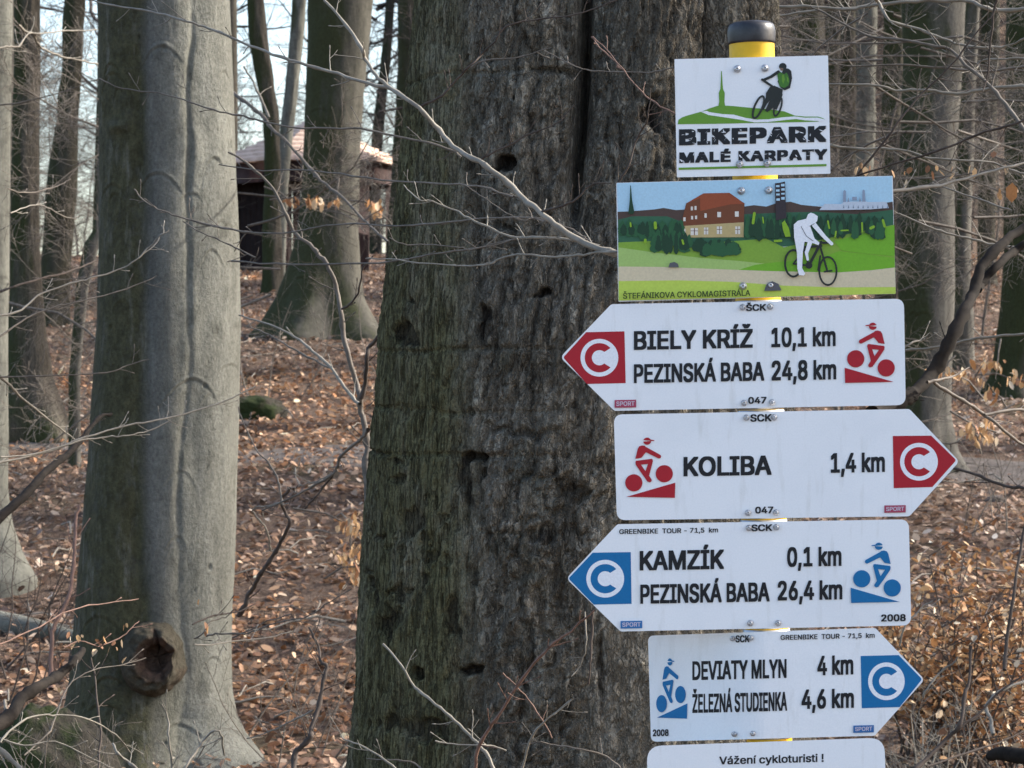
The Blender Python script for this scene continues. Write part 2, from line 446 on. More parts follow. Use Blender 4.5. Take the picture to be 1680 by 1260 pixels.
    Fc = np.stack([i + j, i + k, i + nc + k, i + nc + j], -1).reshape(-1, 4)
    n = NM('old_trunk_bark', .92, .12)
    fu = n.attr('furrow'); ms = n.attr('moss'); pl = n.attr('pale')
    a = n.noise(40, (1, 1, .35), 6, .7)
    def fiss(sc, st, wd, off=(0, 0, 0), dist=.6): return n.ramp(n.math('ABSOLUTE', n.math('SUBTRACT', n.noise(sc, st, 4, .6, off, dist), .5)), [(0.0, 0.0), (wd, 1.0)])
    fz = n.mix(ms, n.mix(1.0, fiss(34, (1, 1, .20), .07), fiss(60, (1, 1, .42), .06, (3, 3, 3)), 'MULTIPLY'), fiss(80, (1, 1, .10), .05, (1, 5, 2), .2))
    g = n.noise(230, (1, 1, .8), 4, .75)
    c = n.ramp(a, [(.30, (.165, .142, .108)), (.5, (.34, .30, .235)), (.70, (.54, .485, .395))])
    v2 = n.noise(26, (1, 1, .12), 5, .7)
    c = n.mix(.65, c, n.ramp(v2, [(.34, .6), (.66, 1.3)]), 'MULTIPLY')
    c = n.mix(n.ramp(n.noise(3.2, (1, 1, .7), 4), [(.42, 0.0), (.66, .6)]), c, (.13, .118, .092))
    c = n.mix(n.ramp(n.noise(6, (1, 1, .7), 5, .7, (3, 1, 8)), [(.58, 0.0), (.70, .55)]), c, (.22, .235, .20))   # lichen
    c = n.mix(n.math('MULTIPLY', pl, .7), c, n.ramp(a, [(.3, (.15, .135, .105)), (.7, (.31, .285, .235))]))
    mo = n.ramp(n.noise(60, (1, 1, .4), 5, .7), [(.3, (.060, .056, .023)), (.7, (.175, .163, .082))])
    mf = n.math('MULTIPLY', ms, n.ramp(n.noise(9, (1, 1, .3), 4), [(.22, .45), (.5, .95)]))
    c = n.mix(mf, c, mo)
    c = n.mix(n.ramp(n.noise(4.4, (1, 1, 1), 4, .6, (9, 2, 4)), [(.60, 0.0), (.70, .55)]), c, (.075, .074, .04))
    c = n.mix(fu, c, (.028, .022, .017))   # darker tone in furrows and pits
    c = n.mix(.9, c, n.ramp(g, [(.3, .4), (.72, 1.6)]), 'MULTIPLY')
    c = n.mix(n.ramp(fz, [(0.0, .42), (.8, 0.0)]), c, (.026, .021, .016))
    n.color(c); n.bump(n.math('ADD', n.math('MULTIPLY', g, .5), n.math('ADD', a, n.math('MULTIPLY', fz, .9))), .011, 1.0)
    root = empty('old_tree', base, 'huge old tree with dark furrowed bark and mossy left flank behind the signpost', 'tree')
    o = mesh_np('trunk', V.reshape(-1, 3) - np.array(base), Fc, n.m, root)
    fattr(o, 'moss', mossy * front + (1 - front)); fattr(o, 'pale', np.maximum(pale, sstep(1195, 1215, px) * sstep(250, 80, py)) * front)
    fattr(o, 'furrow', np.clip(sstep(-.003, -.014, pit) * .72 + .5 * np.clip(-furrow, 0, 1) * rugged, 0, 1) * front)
    return root
bigtree = big_tree()
print('big tree done')

# ------------------------------------------------------------ traced trunks (outline in photo pixels + distance)
def traced_trunk(name, label, prof, d, mat, top=13.0, nth=72, nf_rows=260, seed=1, amp=.01, flare=.35, roots=4, creases=(), wrinkle=0, extra=None, bulge=(), tname='trunk', group=None, knots=0):
    """creases: (px at top, px at bottom, width px, depth m)"""
    prof = sorted(prof)
    pz = np.array([CAMZ - (p[0] - 630) / F * d for p in prof])[::-1]
    xl = np.array([(p[1] - 840) / F * d for p in prof])[::-1]; xr = np.array([(p[2] - 840) / F * d for p in prof])[::-1]
    cx0 = (xl[0] + xr[0]) / 2; z0 = gz(cx0, d) - .15
    ztop = CAMZ + 640 / F * d
    lo = min(z0, pz[0]); vis0 = max(z0, CAMZ - 640 / F * d)
    zr = np.concatenate([np.linspace(z0, vis0, 12)[:-1] if vis0 > z0 + .05 else np.array([]), np.linspace(vis0, ztop, nf_rows), np.linspace(ztop, top, 26)[1:]])
    th = np.linspace(-math.pi, math.pi, nth, endpoint=False)
    if nth > 100:   # concentrate columns on the side the photo shows
        t = np.linspace(-1, 1, nth, endpoint=False); th = math.pi * (t * .55 + .45 * t ** 3)
    TH, ZZ = np.meshgrid(th, zr)
    XL = np.interp(ZZ, pz, xl); XR = np.interp(ZZ, pz, xr)
    slope = ((xl[-1] + xr[-1]) / 2 - (xl[-3] + xr[-3]) / 2) / (pz[-1] - pz[-3] + 1e-6) if len(pz) > 3 else 0
    CX = (XL + XR) / 2 + slope * np.clip(ZZ - pz[-1], 0, 99) * .6
    RX = (XR - XL) / 2 * (1 - .6 * np.clip((ZZ - ztop) / (top - ztop), 0, 1)); RY = RX * .92
    px = 840 + (CX + RX * np.sin(TH)) * F / d; py = 630 - (ZZ - CAMZ) * F / d
    s = seed * 3.7
    R0 = float(np.mean(RX))
    U = TH * R0
    D = amp * (fbm(U * 3 / R0 * .3, ZZ * 1.5, U * 0 + s, 3) + .35 * fbm(U * 12, ZZ * 4, U * 0 + s + 5, 4))
    for (xa, xb, wd, dep) in creases:
        c = np.interp(py, [0, 1260], [xa, xb]) + 5 * np.sin(py * .012 + xa) + 12 * fbm(ZZ * 3.1, ZZ * 0 + xa, U * 0, 4)
        D = D - dep * (1 + 1.3 * fbm(ZZ * 4, U * 0 + xa, U * 0 + 3, 3)) * np.exp(-((px - c) / wd) ** 2) * (np.abs(TH) < 1.6)
    for (bx, by, a, b, h) in bulge:
        D = D + h * np.exp(-((px - bx) / a) ** 2 - ((py - by) / b) ** 2) * (np.abs(TH) < 1.6)
    rr = random.Random(seed)
    for k in range(wrinkle):       # beech wrinkles: short arched folds round old branch scars
        t0 = rr.uniform(-1.3, 1.5); zz = rr.uniform(vis0, ztop); ww = rr.uniform(.12, .45); hh = rr.uniform(.002, .006) * d / 12 * 1.2
        ar = rr.uniform(.02, .11)
        q = (TH - t0) / ww
        wob = .012 * fbm(U * 9, ZZ * 0, U * 0 + k, 3); D = D + hh * .75 * np.exp(-((ZZ - zz + ar * q * q + wob) / .007) ** 2) * np.exp(-q ** 4) - hh * .8 * np.exp(-((ZZ - zz + .012 + ar * q * q + wob) / .008) ** 2) * np.exp(-q ** 4)
    for k in range(knots):
        t0 = rr.uniform(-1.3, 1.4); zz = rr.uniform(vis0, ztop); a = rr.uniform(.005, .014) / R0; b = a * R0 * rr.uniform(.8, 1.8)
        q = ((TH - t0) / a) ** 2 + ((ZZ - zz) / b) ** 2
        D = D - .008 * np.exp(-q) + .003 * np.exp(-((np.sqrt(q) - 1.6) / .5) ** 2)
    h = np.clip(ZZ - z0 - .15, 0, 99)
    D = D + flare * R0 * np.exp(-h / (.9 * R0 + .05)) * (.45 + .55 * np.cos(TH * roots + s))
    V = np.stack([CX + (RX + D) * np.sin(TH), d - (RY + D) * np.cos(TH), ZZ], -1)
    base = (float(CX[0, 0]), d, gz(CX[0, 0], d))
    root = empty(name, base, label, 'tree', group)
    nr, nc = TH.shape
    i = np.arange(nr - 1)[:, None] * nc; j = np.arange(nc)[None]; k = (j + 1) % nc
    o = mesh_np(tname, V.reshape(-1, 3) - np.array(base), np.stack([i + j, i + k, i + nc + k, i + nc + j], -1).reshape(-1, 4), mat, root)
    fattr(o, 'light', sstep(235, 330, px)); fattr(o, 'mossy', sstep(275, 225, px + 14 * fbm(U * 6, ZZ * 3, U * 0 + 3, 3)) * .9 + .35 * sstep(900, 1200, py) * sstep(340, 290, px))  # masks for the painted-in sunlit right and shaded, algae-green left flank
    return root, base, R0

# shared crown meshes, high above the picture, that break up the sunlight as the real wood does
crowns = []
for sdd in (1, 2, 3):
    T = Tubes(); rr = random.Random(40 + sdd)
    for k in range(11):
        a = k * 2.4 + rr.uniform(-.4, .4)
        grow(T, (0, 0, rr.uniform(-5.5, 0)), (math.cos(a), math.sin(a), rr.uniform(.35, 1.1)), rr.uniform(2.6, 4.6), rr.uniform(.04, .08), 0, 3, rr, .12, (3, 5), 5, .7, .003)
    crowns.append(T.build('crown', M['fartwig']).data)
    bpy.data.objects.remove(bpy.data.objects['crown'])
def crown(root, base, z, i, s=1.0):
    o = bpy.data.objects.new('crown', crowns[i % 3]); col.objects.link(o)
    o.parent = root; o.location = (0, 0, z - base[2]); o.rotation_euler = (0, 0, i * 1.7); o.scale = (s, s, s); return o
crown(bigtree, (0, 0, gz(0.1, 6.5)), 13.5, 1, 1.3)

# left double beech with the knot
n = NM('left_beech_bark', .85, .2)
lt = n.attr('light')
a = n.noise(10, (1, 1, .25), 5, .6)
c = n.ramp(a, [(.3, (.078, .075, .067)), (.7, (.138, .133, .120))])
c = n.mix(n.math('MULTIPLY', lt, .75), c, n.ramp(a, [(.3, (.160, .158, .130)), (.7, (.252, .250, .208))]))  # sunlight on the right flank painted in as paler bark
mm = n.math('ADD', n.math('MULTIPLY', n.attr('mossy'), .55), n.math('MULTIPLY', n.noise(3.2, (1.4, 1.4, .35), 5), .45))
c = n.mix(n.ramp(mm, [(.30, 0.0), (.62, .95)]), c, n.ramp(n.noise(30, (1, 1, .6), 4), [(.3, (.036, .034, .015)), (.7, (.086, .081, .041))]))  # green algae, strengthened to put the left flank's shade into the colour
l = n.noise(4, (1.2, 1.2, 5), 5, .65)
c = n.mix(n.ramp(l, [(.58, 0.0), (.72, .35)]), c, (.08, .076, .064))
sp = n.noise(26, (1.3, 1.3, .5), 3, .6, (4, 4, 4))
c = n.mix(n.ramp(sp, [(.66, 0.0), (.71, .65)]), c, (.09, .088, .07))
blot = n.noise(11, (1, 1, .7), 6, .7, (2, 7, 1))
c = n.mix(n.ramp(blot, [(.52, 0.0), (.66, .5)]), c, (.075, .075, .06))
c = n.mix(n.ramp(n.noise(17, (1, 1, .22), 6, .7, (5, 1, 2)), [(.54, 0.0), (.70, .55)]), c, (.22, .215, .185))
f = n.noise(80, (1, 1, .8), 5, .8)
c = n.mix(.75, c, n.ramp(f, [(.32, .5), (.68, 1.35)]), 'MULTIPLY')
n.color(c); n.bump(n.math('ADD', a, n.math('ADD', blot, n.math('MULTIPLY', f, .7))), .010)
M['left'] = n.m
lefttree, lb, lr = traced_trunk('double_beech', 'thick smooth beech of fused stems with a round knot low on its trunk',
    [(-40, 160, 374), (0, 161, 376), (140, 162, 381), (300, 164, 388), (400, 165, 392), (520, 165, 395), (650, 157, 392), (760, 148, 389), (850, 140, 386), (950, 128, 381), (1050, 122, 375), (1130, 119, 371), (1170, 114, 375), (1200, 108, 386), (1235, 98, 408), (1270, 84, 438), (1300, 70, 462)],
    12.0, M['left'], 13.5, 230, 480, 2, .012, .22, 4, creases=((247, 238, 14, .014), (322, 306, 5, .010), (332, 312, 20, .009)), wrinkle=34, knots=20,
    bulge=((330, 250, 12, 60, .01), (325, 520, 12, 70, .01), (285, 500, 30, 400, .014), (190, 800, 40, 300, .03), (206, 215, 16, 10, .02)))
crown(lefttree, lb, 13, 0, 1.2)
# roots of the double beech
def root_tube(pts, rads, parent, base, mat, seg=14, name='root'):
    T = Tubes(); p3 = catmull(pts, 6); rr_ = np.interp(np.linspace(0, 1, len(p3)), np.linspace(0, 1, len(rads)), rads)
    T.add([np.array(q) - np.array(base) for q in p3], rr_, seg); return T.build(name, mat, parent)
def gp(px, d, dz=0):      # point on the ground below photo column px at distance d
    x = (px - 840) / F * d; return (x, d, gz(x, d) + dz)
#root_tube([P(350, 1120, 11.9), P(372, 1190, 11.75), P(402, 1235, 11.55), gp(440, 11.3, -.02), gp(470, 11.1, -.06)], [.07, .085, .08, .07, .04], lefttree, lb, M['left'])
#root_tube([P(160, 1080, 12), P(125, 1150, 11.8), gp(80, 11.7, .06), gp(20, 11.5, -.03)], [.09, .1, .09, .05], lefttree, lb, M['left'])
# burl: a lip of wood rolled round a hollow
def burl():
    d = 12.0; c = np.array(P(263, 1068, d)) ; c[1] = d - lr * .86 - .085
    k = d / F
    nu, nv = 96, 56
    u = np.linspace(0, 2 * math.pi, nu, endpoint=False); t = np.linspace(0, 1, nv)
    Ug, Tg = np.meshgrid(u, t)
    # profile from outer rim (t=0) over the lip into the hollow (t=1)
    rp = np.interp(Tg, [0, .12, .3, .5, .62, .72, .85, 1], [1.30, 1.10, .95, .72, .46, .41, .28, .02])
    dp = np.interp(Tg, [0, .12, .3, .5, .62, .72, .85, 1], [-.12, .0, .06, .085, .055, .01, -.005, -.012])
    ang = Ug
    rx = 43 * k; rz = 50 * k
    lum = fbm(np.cos(ang) * 2, np.sin(ang) * 2, Tg * 2.5, 3)
    ringy = fbm(np.cos(ang) * 4, np.sin(ang) * 4, Tg * 14, 2)
    rad = rp * (1 + .10 * lum) * (1 + .04 * ringy)
    crack = np.exp(-((ang - 1.45) / .10) ** 2) * sstep(.12, .35, Tg) + .7 * np.exp(-((ang - .35) / .08) ** 2) * sstep(.3, .5, Tg) + .5 * np.exp(-((ang - 5.2) / .09) ** 2) * sstep(.35, .55, Tg)
    X = c[0] + rx * rad * np.cos(ang) + .030 * sstep(.15, .6, Tg) + .010 * lum; Zc = c[2] + rz * rad * np.sin(ang) + .008 * Tg
    Yc = c[1] - dp * (1 + .35 * lum) - .008 * ringy * sstep(.2, .6, Tg) + .035 * crack + (.02 * np.cos(ang)) * (1 - Tg) - .02 * (np.sin(ang) < 0) * sstep(.5, .2, Tg) * np.abs(np.sin(ang))
    V = np.stack([X, Yc, Zc], -1)
    i = np.arange(nv - 1)[:, None] * nu; j = np.arange(nu)[None]; q = (j + 1) % nu
    n = NM('knot_wood', .9, .15)
    f = n.noise(45, (1, 1, 1), 5, .7); g2 = n.noise(160, (1, 1, 1), 4, .7)
    cin = n.ramp(f, [(.3, (.035, .020, .014)), (.7, (.12, .074, .052))])
    cout = n.ramp(f, [(.3, (.030, .026, .017)), (.7, (.085, .074, .054))])
    cc = n.mix(n.attr('inner'), cout, cin); cc = n.mix(.5, cc, n.ramp(g2, [(.3, .5), (.7, 1.3)]), 'MULTIPLY')
    n.color(cc); n.bump(n.math('ADD', f, n.math('MULTIPLY', g2, .3)), .012)
    o = mesh_np('knot', V.reshape(-1, 3) - np.array(lb), np.stack([i + j, i + nu + j, i + nu + q, i + q], -1).reshape(-1, 4), n.m, lefttree)
    fattr(o, 'inner', np.clip(sstep(.42, .60, Tg) * .95 + crack * .8 + .35 * sstep(.3, 0, Tg) * (np.sin(ang) < -.3), 0, 1))
    o['label'] = 'round callus knot with a dark hollow'
burl()

near = []
def tt(*a, **k):
    r_ = traced_trunk(*a, **k); near.append(r_[1]); (crown(r_[0], r_[1], 12.5, len(near), 1.1) if r_[1][1] < 25 else None); return r_
tt('beech', 'pale grey beech cut by the left edge of the photo', [(-40, -62, 21), (0, -62, 20), (400, -66, 15), (600, -70, 13), (800, -74, 12), (860, -80, 20), (910, -90, 38), (950, -110, 60)], 15.5, M['beech'], nth=64, seed=5, flare=.05, wrinkle=12)
r_, b_, _ = tt('beech', 'dark straight trunk just right of the pale beech at the left edge', [(-40, 26, 68), (0, 24, 66), (200, 20, 64), (400, 18, 66), (550, 14, 76), (620, 8, 88), (670, 0, 104), (700, -8, 112)], 20.5, M['oak'], nth=64, seed=6, flare=.8, amp=.02)
tt('beech', 'slender dark leaning trunk against the bright sky on the left', [(-40, 108, 144), (0, 106, 142), (100, 104, 136), (200, 94, 130), (300, 78, 128), (420, 68, 118), (560, 60, 112)], 27, M['far'], nth=40, seed=7, amp=.03, top=14)
tt('sapling', 'thin greenish crooked young trunk between the dark trunk and the double beech', [(-40, 162, 176), (100, 160, 173), (380, 152, 170), (400, 138, 164), (470, 126, 146), (560, 118, 136), (620, 112, 132), (660, 112, 132)], 19.5, M['beechdark'], nth=24, seed=8, amp=.01, top=8)
r_, b_, _ = tt('beech', 'broad mossy-footed beech in front of the pavilion', [(-40, 508, 618), (0, 505, 612), (100, 504, 604), (200, 500, 594), (300, 498, 590), (380, 490, 590), (440, 476, 592), (490, 462, 596), (530, 446, 610), (560, 430, 625)], 26, M['mossy'], nth=80, seed=9, flare=.55, roots=5, amp=.03, wrinkle=10)
#root_tube([P(590, 540, 25.6), P(620, 568, 25.2), gp(680, 25, .0)], [.1, .09, .03], r_, b_, M['beechdark'])
tt('beech', 'dark curved trunk right behind the double beech at the top', [(-40, 402, 436), (0, 404, 434), (60, 410, 440), (120, 420, 448), (180, 430, 458), (300, 434, 462), (430, 430, 464)], 31, M['oak'], nth=32, seed=10, amp=.03, top=14)
tt('beech', 'pale slim trunk standing in the bright gap left of the broad beech', [(-40, 484, 506), (0, 480, 502), (80, 476, 496), (200, 462, 482), (300, 452, 472), (430, 446, 468)], 33, M['beech'], nth=32, seed=11, amp=.03, top=14)
tt('beech', 'grey beech trunk seen past the right end of the signs', [(-40, 1478, 1585), (0, 1478, 1583), (100, 1482, 1580), (300, 1474, 1567), (400, 1472, 1566), (500, 1474, 1566), (600, 1476, 1560), (680, 1472, 1556), (740, 1466, 1562), (790, 1452, 1580)], 19, M['beechdark'], nth=96, seed=12, flare=.4, amp=.015, wrinkle=16, knots=8)
tt('beech', 'narrow olive trunk hugging the right side of the grey beech', [(-40, 1588, 1612), (0, 1584, 1608), (200, 1574, 1598), (400, 1566, 1592), (480, 1562, 1592), (520, 1556, 1598)], 24, M['beechdark'], nth=32, seed=13, amp=.02)
tt('beech', 'dark trunk cut by the right edge of the photo', [(-40, 1652, 1735), (0, 1652, 1735), (300, 1648, 1732), (500, 1644, 1730), (620, 1636, 1732), (670, 1620, 1750)], 22.5, M['oak'], nth=64, seed=14, amp=.025, flare=.6)
tt('beech', 'mid-grey trunk between the grey beech and the right edge', [(-40, 1612, 1640), (200, 1606, 1636), (400, 1604, 1632), (500, 1600, 1636)], 33, M['far'], nth=32, seed=15, amp=.03, top=14)
tt('beech', 'pale trunk just right of the topmost sign', [(-40, 1408, 1440), (200, 1404, 1436), (300, 1400, 1434), (480, 1396, 1436)], 34, M['beech'], nth=32, seed=16, amp=.03, top=14)
tt('beech', 'mossy dark trunk left of the grey beech beside the topmost sign', [(-40, 1452, 1492), (150, 1448, 1484), (300, 1444, 1480), (480, 1440, 1482)], 29, M['oak'], nth=40, seed=17, amp=.03, top=14)
tt('beech', 'slim trunk with a mossy foot between the old tree and the broad beech', [(-40, 655, 690), (100, 652, 684), (300, 640, 668), (430, 632, 664)], 36, M['far'], nth=32, seed=18, amp=.03, top=14)

# ------------------------------------------------------------ forest behind
tmeshes = []
for sdd in range(6):
    rr = random.Random(90 + sdd)
    zr = np.linspace(-.5, 15, 70); th = np.linspace(0, 2 * math.pi, 14, endpoint=False)
    TH, ZZ = np.meshgrid(th, zr)
    lean = rr.uniform(-.03, .03); r0 = 1.0
    cx = lean * ZZ + .10 * np.sin(ZZ * rr.uniform(.3, .8) + sdd); cy = .08 * np.sin(ZZ * .5 + sdd * 2)
    rad = (.17 * (1 - .55 * np.clip(ZZ / 15, 0, 1))) * (1 + .5 * np.exp(-np.clip(ZZ, 0, 9) / .25) * (.5 + .5 * np.cos(TH * 4 + sdd))) + .012 * fbm(TH * 2, ZZ * 1.2, TH * 0 + sdd, 3)
    V = np.stack([cx + rad * np.sin(TH), cy + rad * np.cos(TH), ZZ], -1)
    i = np.arange(69)[:, None] * 14; j = np.arange(14)[None]; k = (j + 1) % 14
    o = mesh_np('trunk', V.reshape(-1, 3), np.stack([i + j, i + k, i + 14 + k, i + 14 + j], -1).reshape(-1, 4), (M['far'], M['oak'], M['beechdark'])[sdd % 3]); tmeshes.append(o.data); bpy.data.objects.remove(o)
lows = []      # low side branches
for sdd in range(4):
    T = Tubes(); rr = random.Random(60 + sdd)
    for k in range(15):
        a = k * 2.4 + rr.uniform(-.4, .4)
        grow(T, (0, 0, rr.uniform(1.2, 9)), (math.cos(a), math.sin(a), rr.uniform(.1, .7)), rr.uniform(1.6, 3.4), rr.uniform(.018, .035), 0, 3, rr, .03, (4, 7), 4, .4, .0022)
    o = T.build('branches', M['fartwig']); lows.append(o.data); bpy.data.objects.remove(o)
def far_tree(x, y, i, s, low=True):
    z = gz(x, y)
    r = empty('forest_tree', (x, y, z), 'bare trunk in the dense stand of trees in the background', 'tree', 'bare trees of the background forest')
    r.rotation_euler = (0, 0, i * 2.1); r.scale = (s, s, 1.0)
    o = bpy.data.objects.new('trunk', tmeshes[i % 6]); col.objects.link(o); o.parent = r
    if i % 2 and not (2 < x < 34 and abs(y - 38 - (x + 2) * .27) < 6):
        o = bpy.data.objects.new('crown', crowns[i % 3]); col.objects.link(o); o.parent = r; o.location = (0, 0, 13)
    if low and (x / y * F + 840 > 660 or i % 3 == 0) and not (-2 < x < 30 and abs(y - 38 - (x + 2) * .27) < 5):
        o = bpy.data.objects.new('branches', lows[i % 4]); col.objects.link(o); o.parent = r
placed = [(b[0], b[1]) for b in near] + [(lb[0], lb[1])]
def sky_gap(px): return 176 < px < 400 or px < 0
cnt = 0; rr = random.Random(5)
for tries in range(4000):
    if cnt >= 200: break
    y = 28 + 82 * rr.random() ** .8
    px = rr.uniform(-260, 1940)
    x = (px - 840) / F * y
    lim = 1.0 if px > 600 else .42
    if (60 < px < 172 or 392 < px < 520 or 590 < px < 660) and rr.random() < .97: continue
    if rr.random() > lim: continue
    if 700 < px < 1180 and rr.random() < .75: continue
    if y < 46 and (395 < px < 660 or 60 < px < 160): continue
    if min(math.hypot(x - a, (y - b) * .5) for a, b in placed) < .75: continue
    placed.append((x, y)); far_tree(x, y, cnt, rr.uniform(.55, 1.35), rr.random() < .7); cnt += 1
# the same wood continues outside the picture on both sides (it shades the floor)
for k, (x, y) in enumerate([(7, 11), (9.5, 17), (12, 12), (11, 22), (15, 17), (9.5, 27), (18, 21), (-7, 14), (-6, 22), (-9, 19), (-8.5, 27), (17, 29), (10.5, 34), (-11, 31), (6.6, 8.0), (-6.5, 9), (20, 13), (21, 27)]):
    far_tree(x, y, k + 1, rr.uniform(1.0, 1.6), False)

# ------------------------------------------------------------ understory saplings
saps = []
for sdd in range(5):
    T = Tubes(); rr = random.Random(200 + sdd)
    pts = [np.array([0., 0, -.1])]; d = np.array([rr.uniform(-.15, .15), rr.uniform(-.15, .15), 1.])
    for k in range(9):
        d = d + np.array([rr.gauss(0, .07), rr.gauss(0, .07), 0]); pts.append(pts[-1] + d * .4)
    T.add(pts, np.linspace(.02, .005, 10), 6)
    for k in range(20):
        t = .12 + .86 * k / 20; i = int(t * 9); a = k * 2.4 + rr.uniform(-.5, .5)
        grow(T, pts[i] + (pts[i + 1] - pts[i]) * (t * 9 - i), (math.cos(a), math.sin(a), rr.uniform(-.05, .45)), rr.uniform(.7, 1.5) * (1.15 - t * .5), .008 * (1.2 - t), 1, 3, rr, .0, (5, 8), 4, .3, .0013)
    o = T.build('stem', M['twig']); saps.append(o.data); bpy.data.objects.remove(o)
saps_dark = []
for m in saps:
    q = m.copy(); q.materials[0] = M['fartwig']; saps_dark.append(q)
rr = random.Random(77); cnt = 0
for tries in range(600):
    if cnt >= 74: break
    y = 17 + 38 * rr.random(); px = rr.uniform(-120, 1800)
    if 690 < px < 1240 and rr.random() < .8: continue
    if y < 40 and 330 < px < 700: continue
    if y < 24 and px < 200: continue
    if y < 22 and px > 1480: continue
    x = (px - 840) / F * y
    dark = rr.random() < .45
    if 160 < px < 400 and y < 30: continue
    s = rr.uniform(.6, 1.05)
    o = tag(bpy.data.objects.new('sapling', (saps_dark if dark else saps)[cnt % 5]), 'bare twiggy young beech growing among the background trunks', 'sapling', 'bare saplings of the undergrowth')
    col.objects.link(o); o.location = (x, y, gz(x, y)); o.rotation_euler = (0, 0, rr.uniform(0, 6.28)); o.scale = (s, s, s * rr.uniform(.8, 1.1)); cnt += 1
print('forest done')

# fine sprays of twigs hanging into the picture from neighbouring trees
sprays = []
for sdd in range(5):
    T = Tubes(); rr = random.Random(500 + sdd)
    grow(T, (0, 0, 0), (1, 0, -.05), 1.5, .008, 0, 3, rr, .0, (7, 10), 5, .25, .0011)
    o = T.build('branch', M['twig']); sprays.append(o.data); bpy.data.objects.remove(o)
sprays2 = []
for m in sprays:
    q = m.copy(); q.materials[0] = M['twigpale']; sprays2.append(q)
rr = random.Random(15)
for k in range(64):
    zone = k % 4
    if zone == 0 and k % 8: continue
    d = rr.uniform(12.8, 24)
    px, py = ((rr.uniform(385, 560), rr.uniform(150, 520)), (rr.uniform(1330, 1560), rr.uniform(0, 430)), (rr.uniform(0, 150), rr.uniform(0, 560)), (rr.uniform(1480, 1660), rr.uniform(20, 420)))[zone]
    if zone == 2 and k % 3: continue
    if zone == 2: d = max(d, 14)
    if zone in (1, 3): d = rr.uniform(8, 20)
    o = bpy.data.objects.new('branch', (sprays2 if (zone in (1, 3) and k % 4 == 0) else sprays)[k % 5]); col.objects.link(o)
    o.location = P(px - 60, py, d); o.rotation_euler = (rr.uniform(-.5, .5), rr.uniform(-.35, .45), rr.choice((0, 3.14)) + rr.uniform(-.7, .7)); s = rr.uniform(.6, 1.2) * d / 16; o.scale = (s, s, s)
    tag(o, 'fine spray of thin bare twigs hanging in front of the background trunks', 'branch', 'fine sprays of bare twigs')

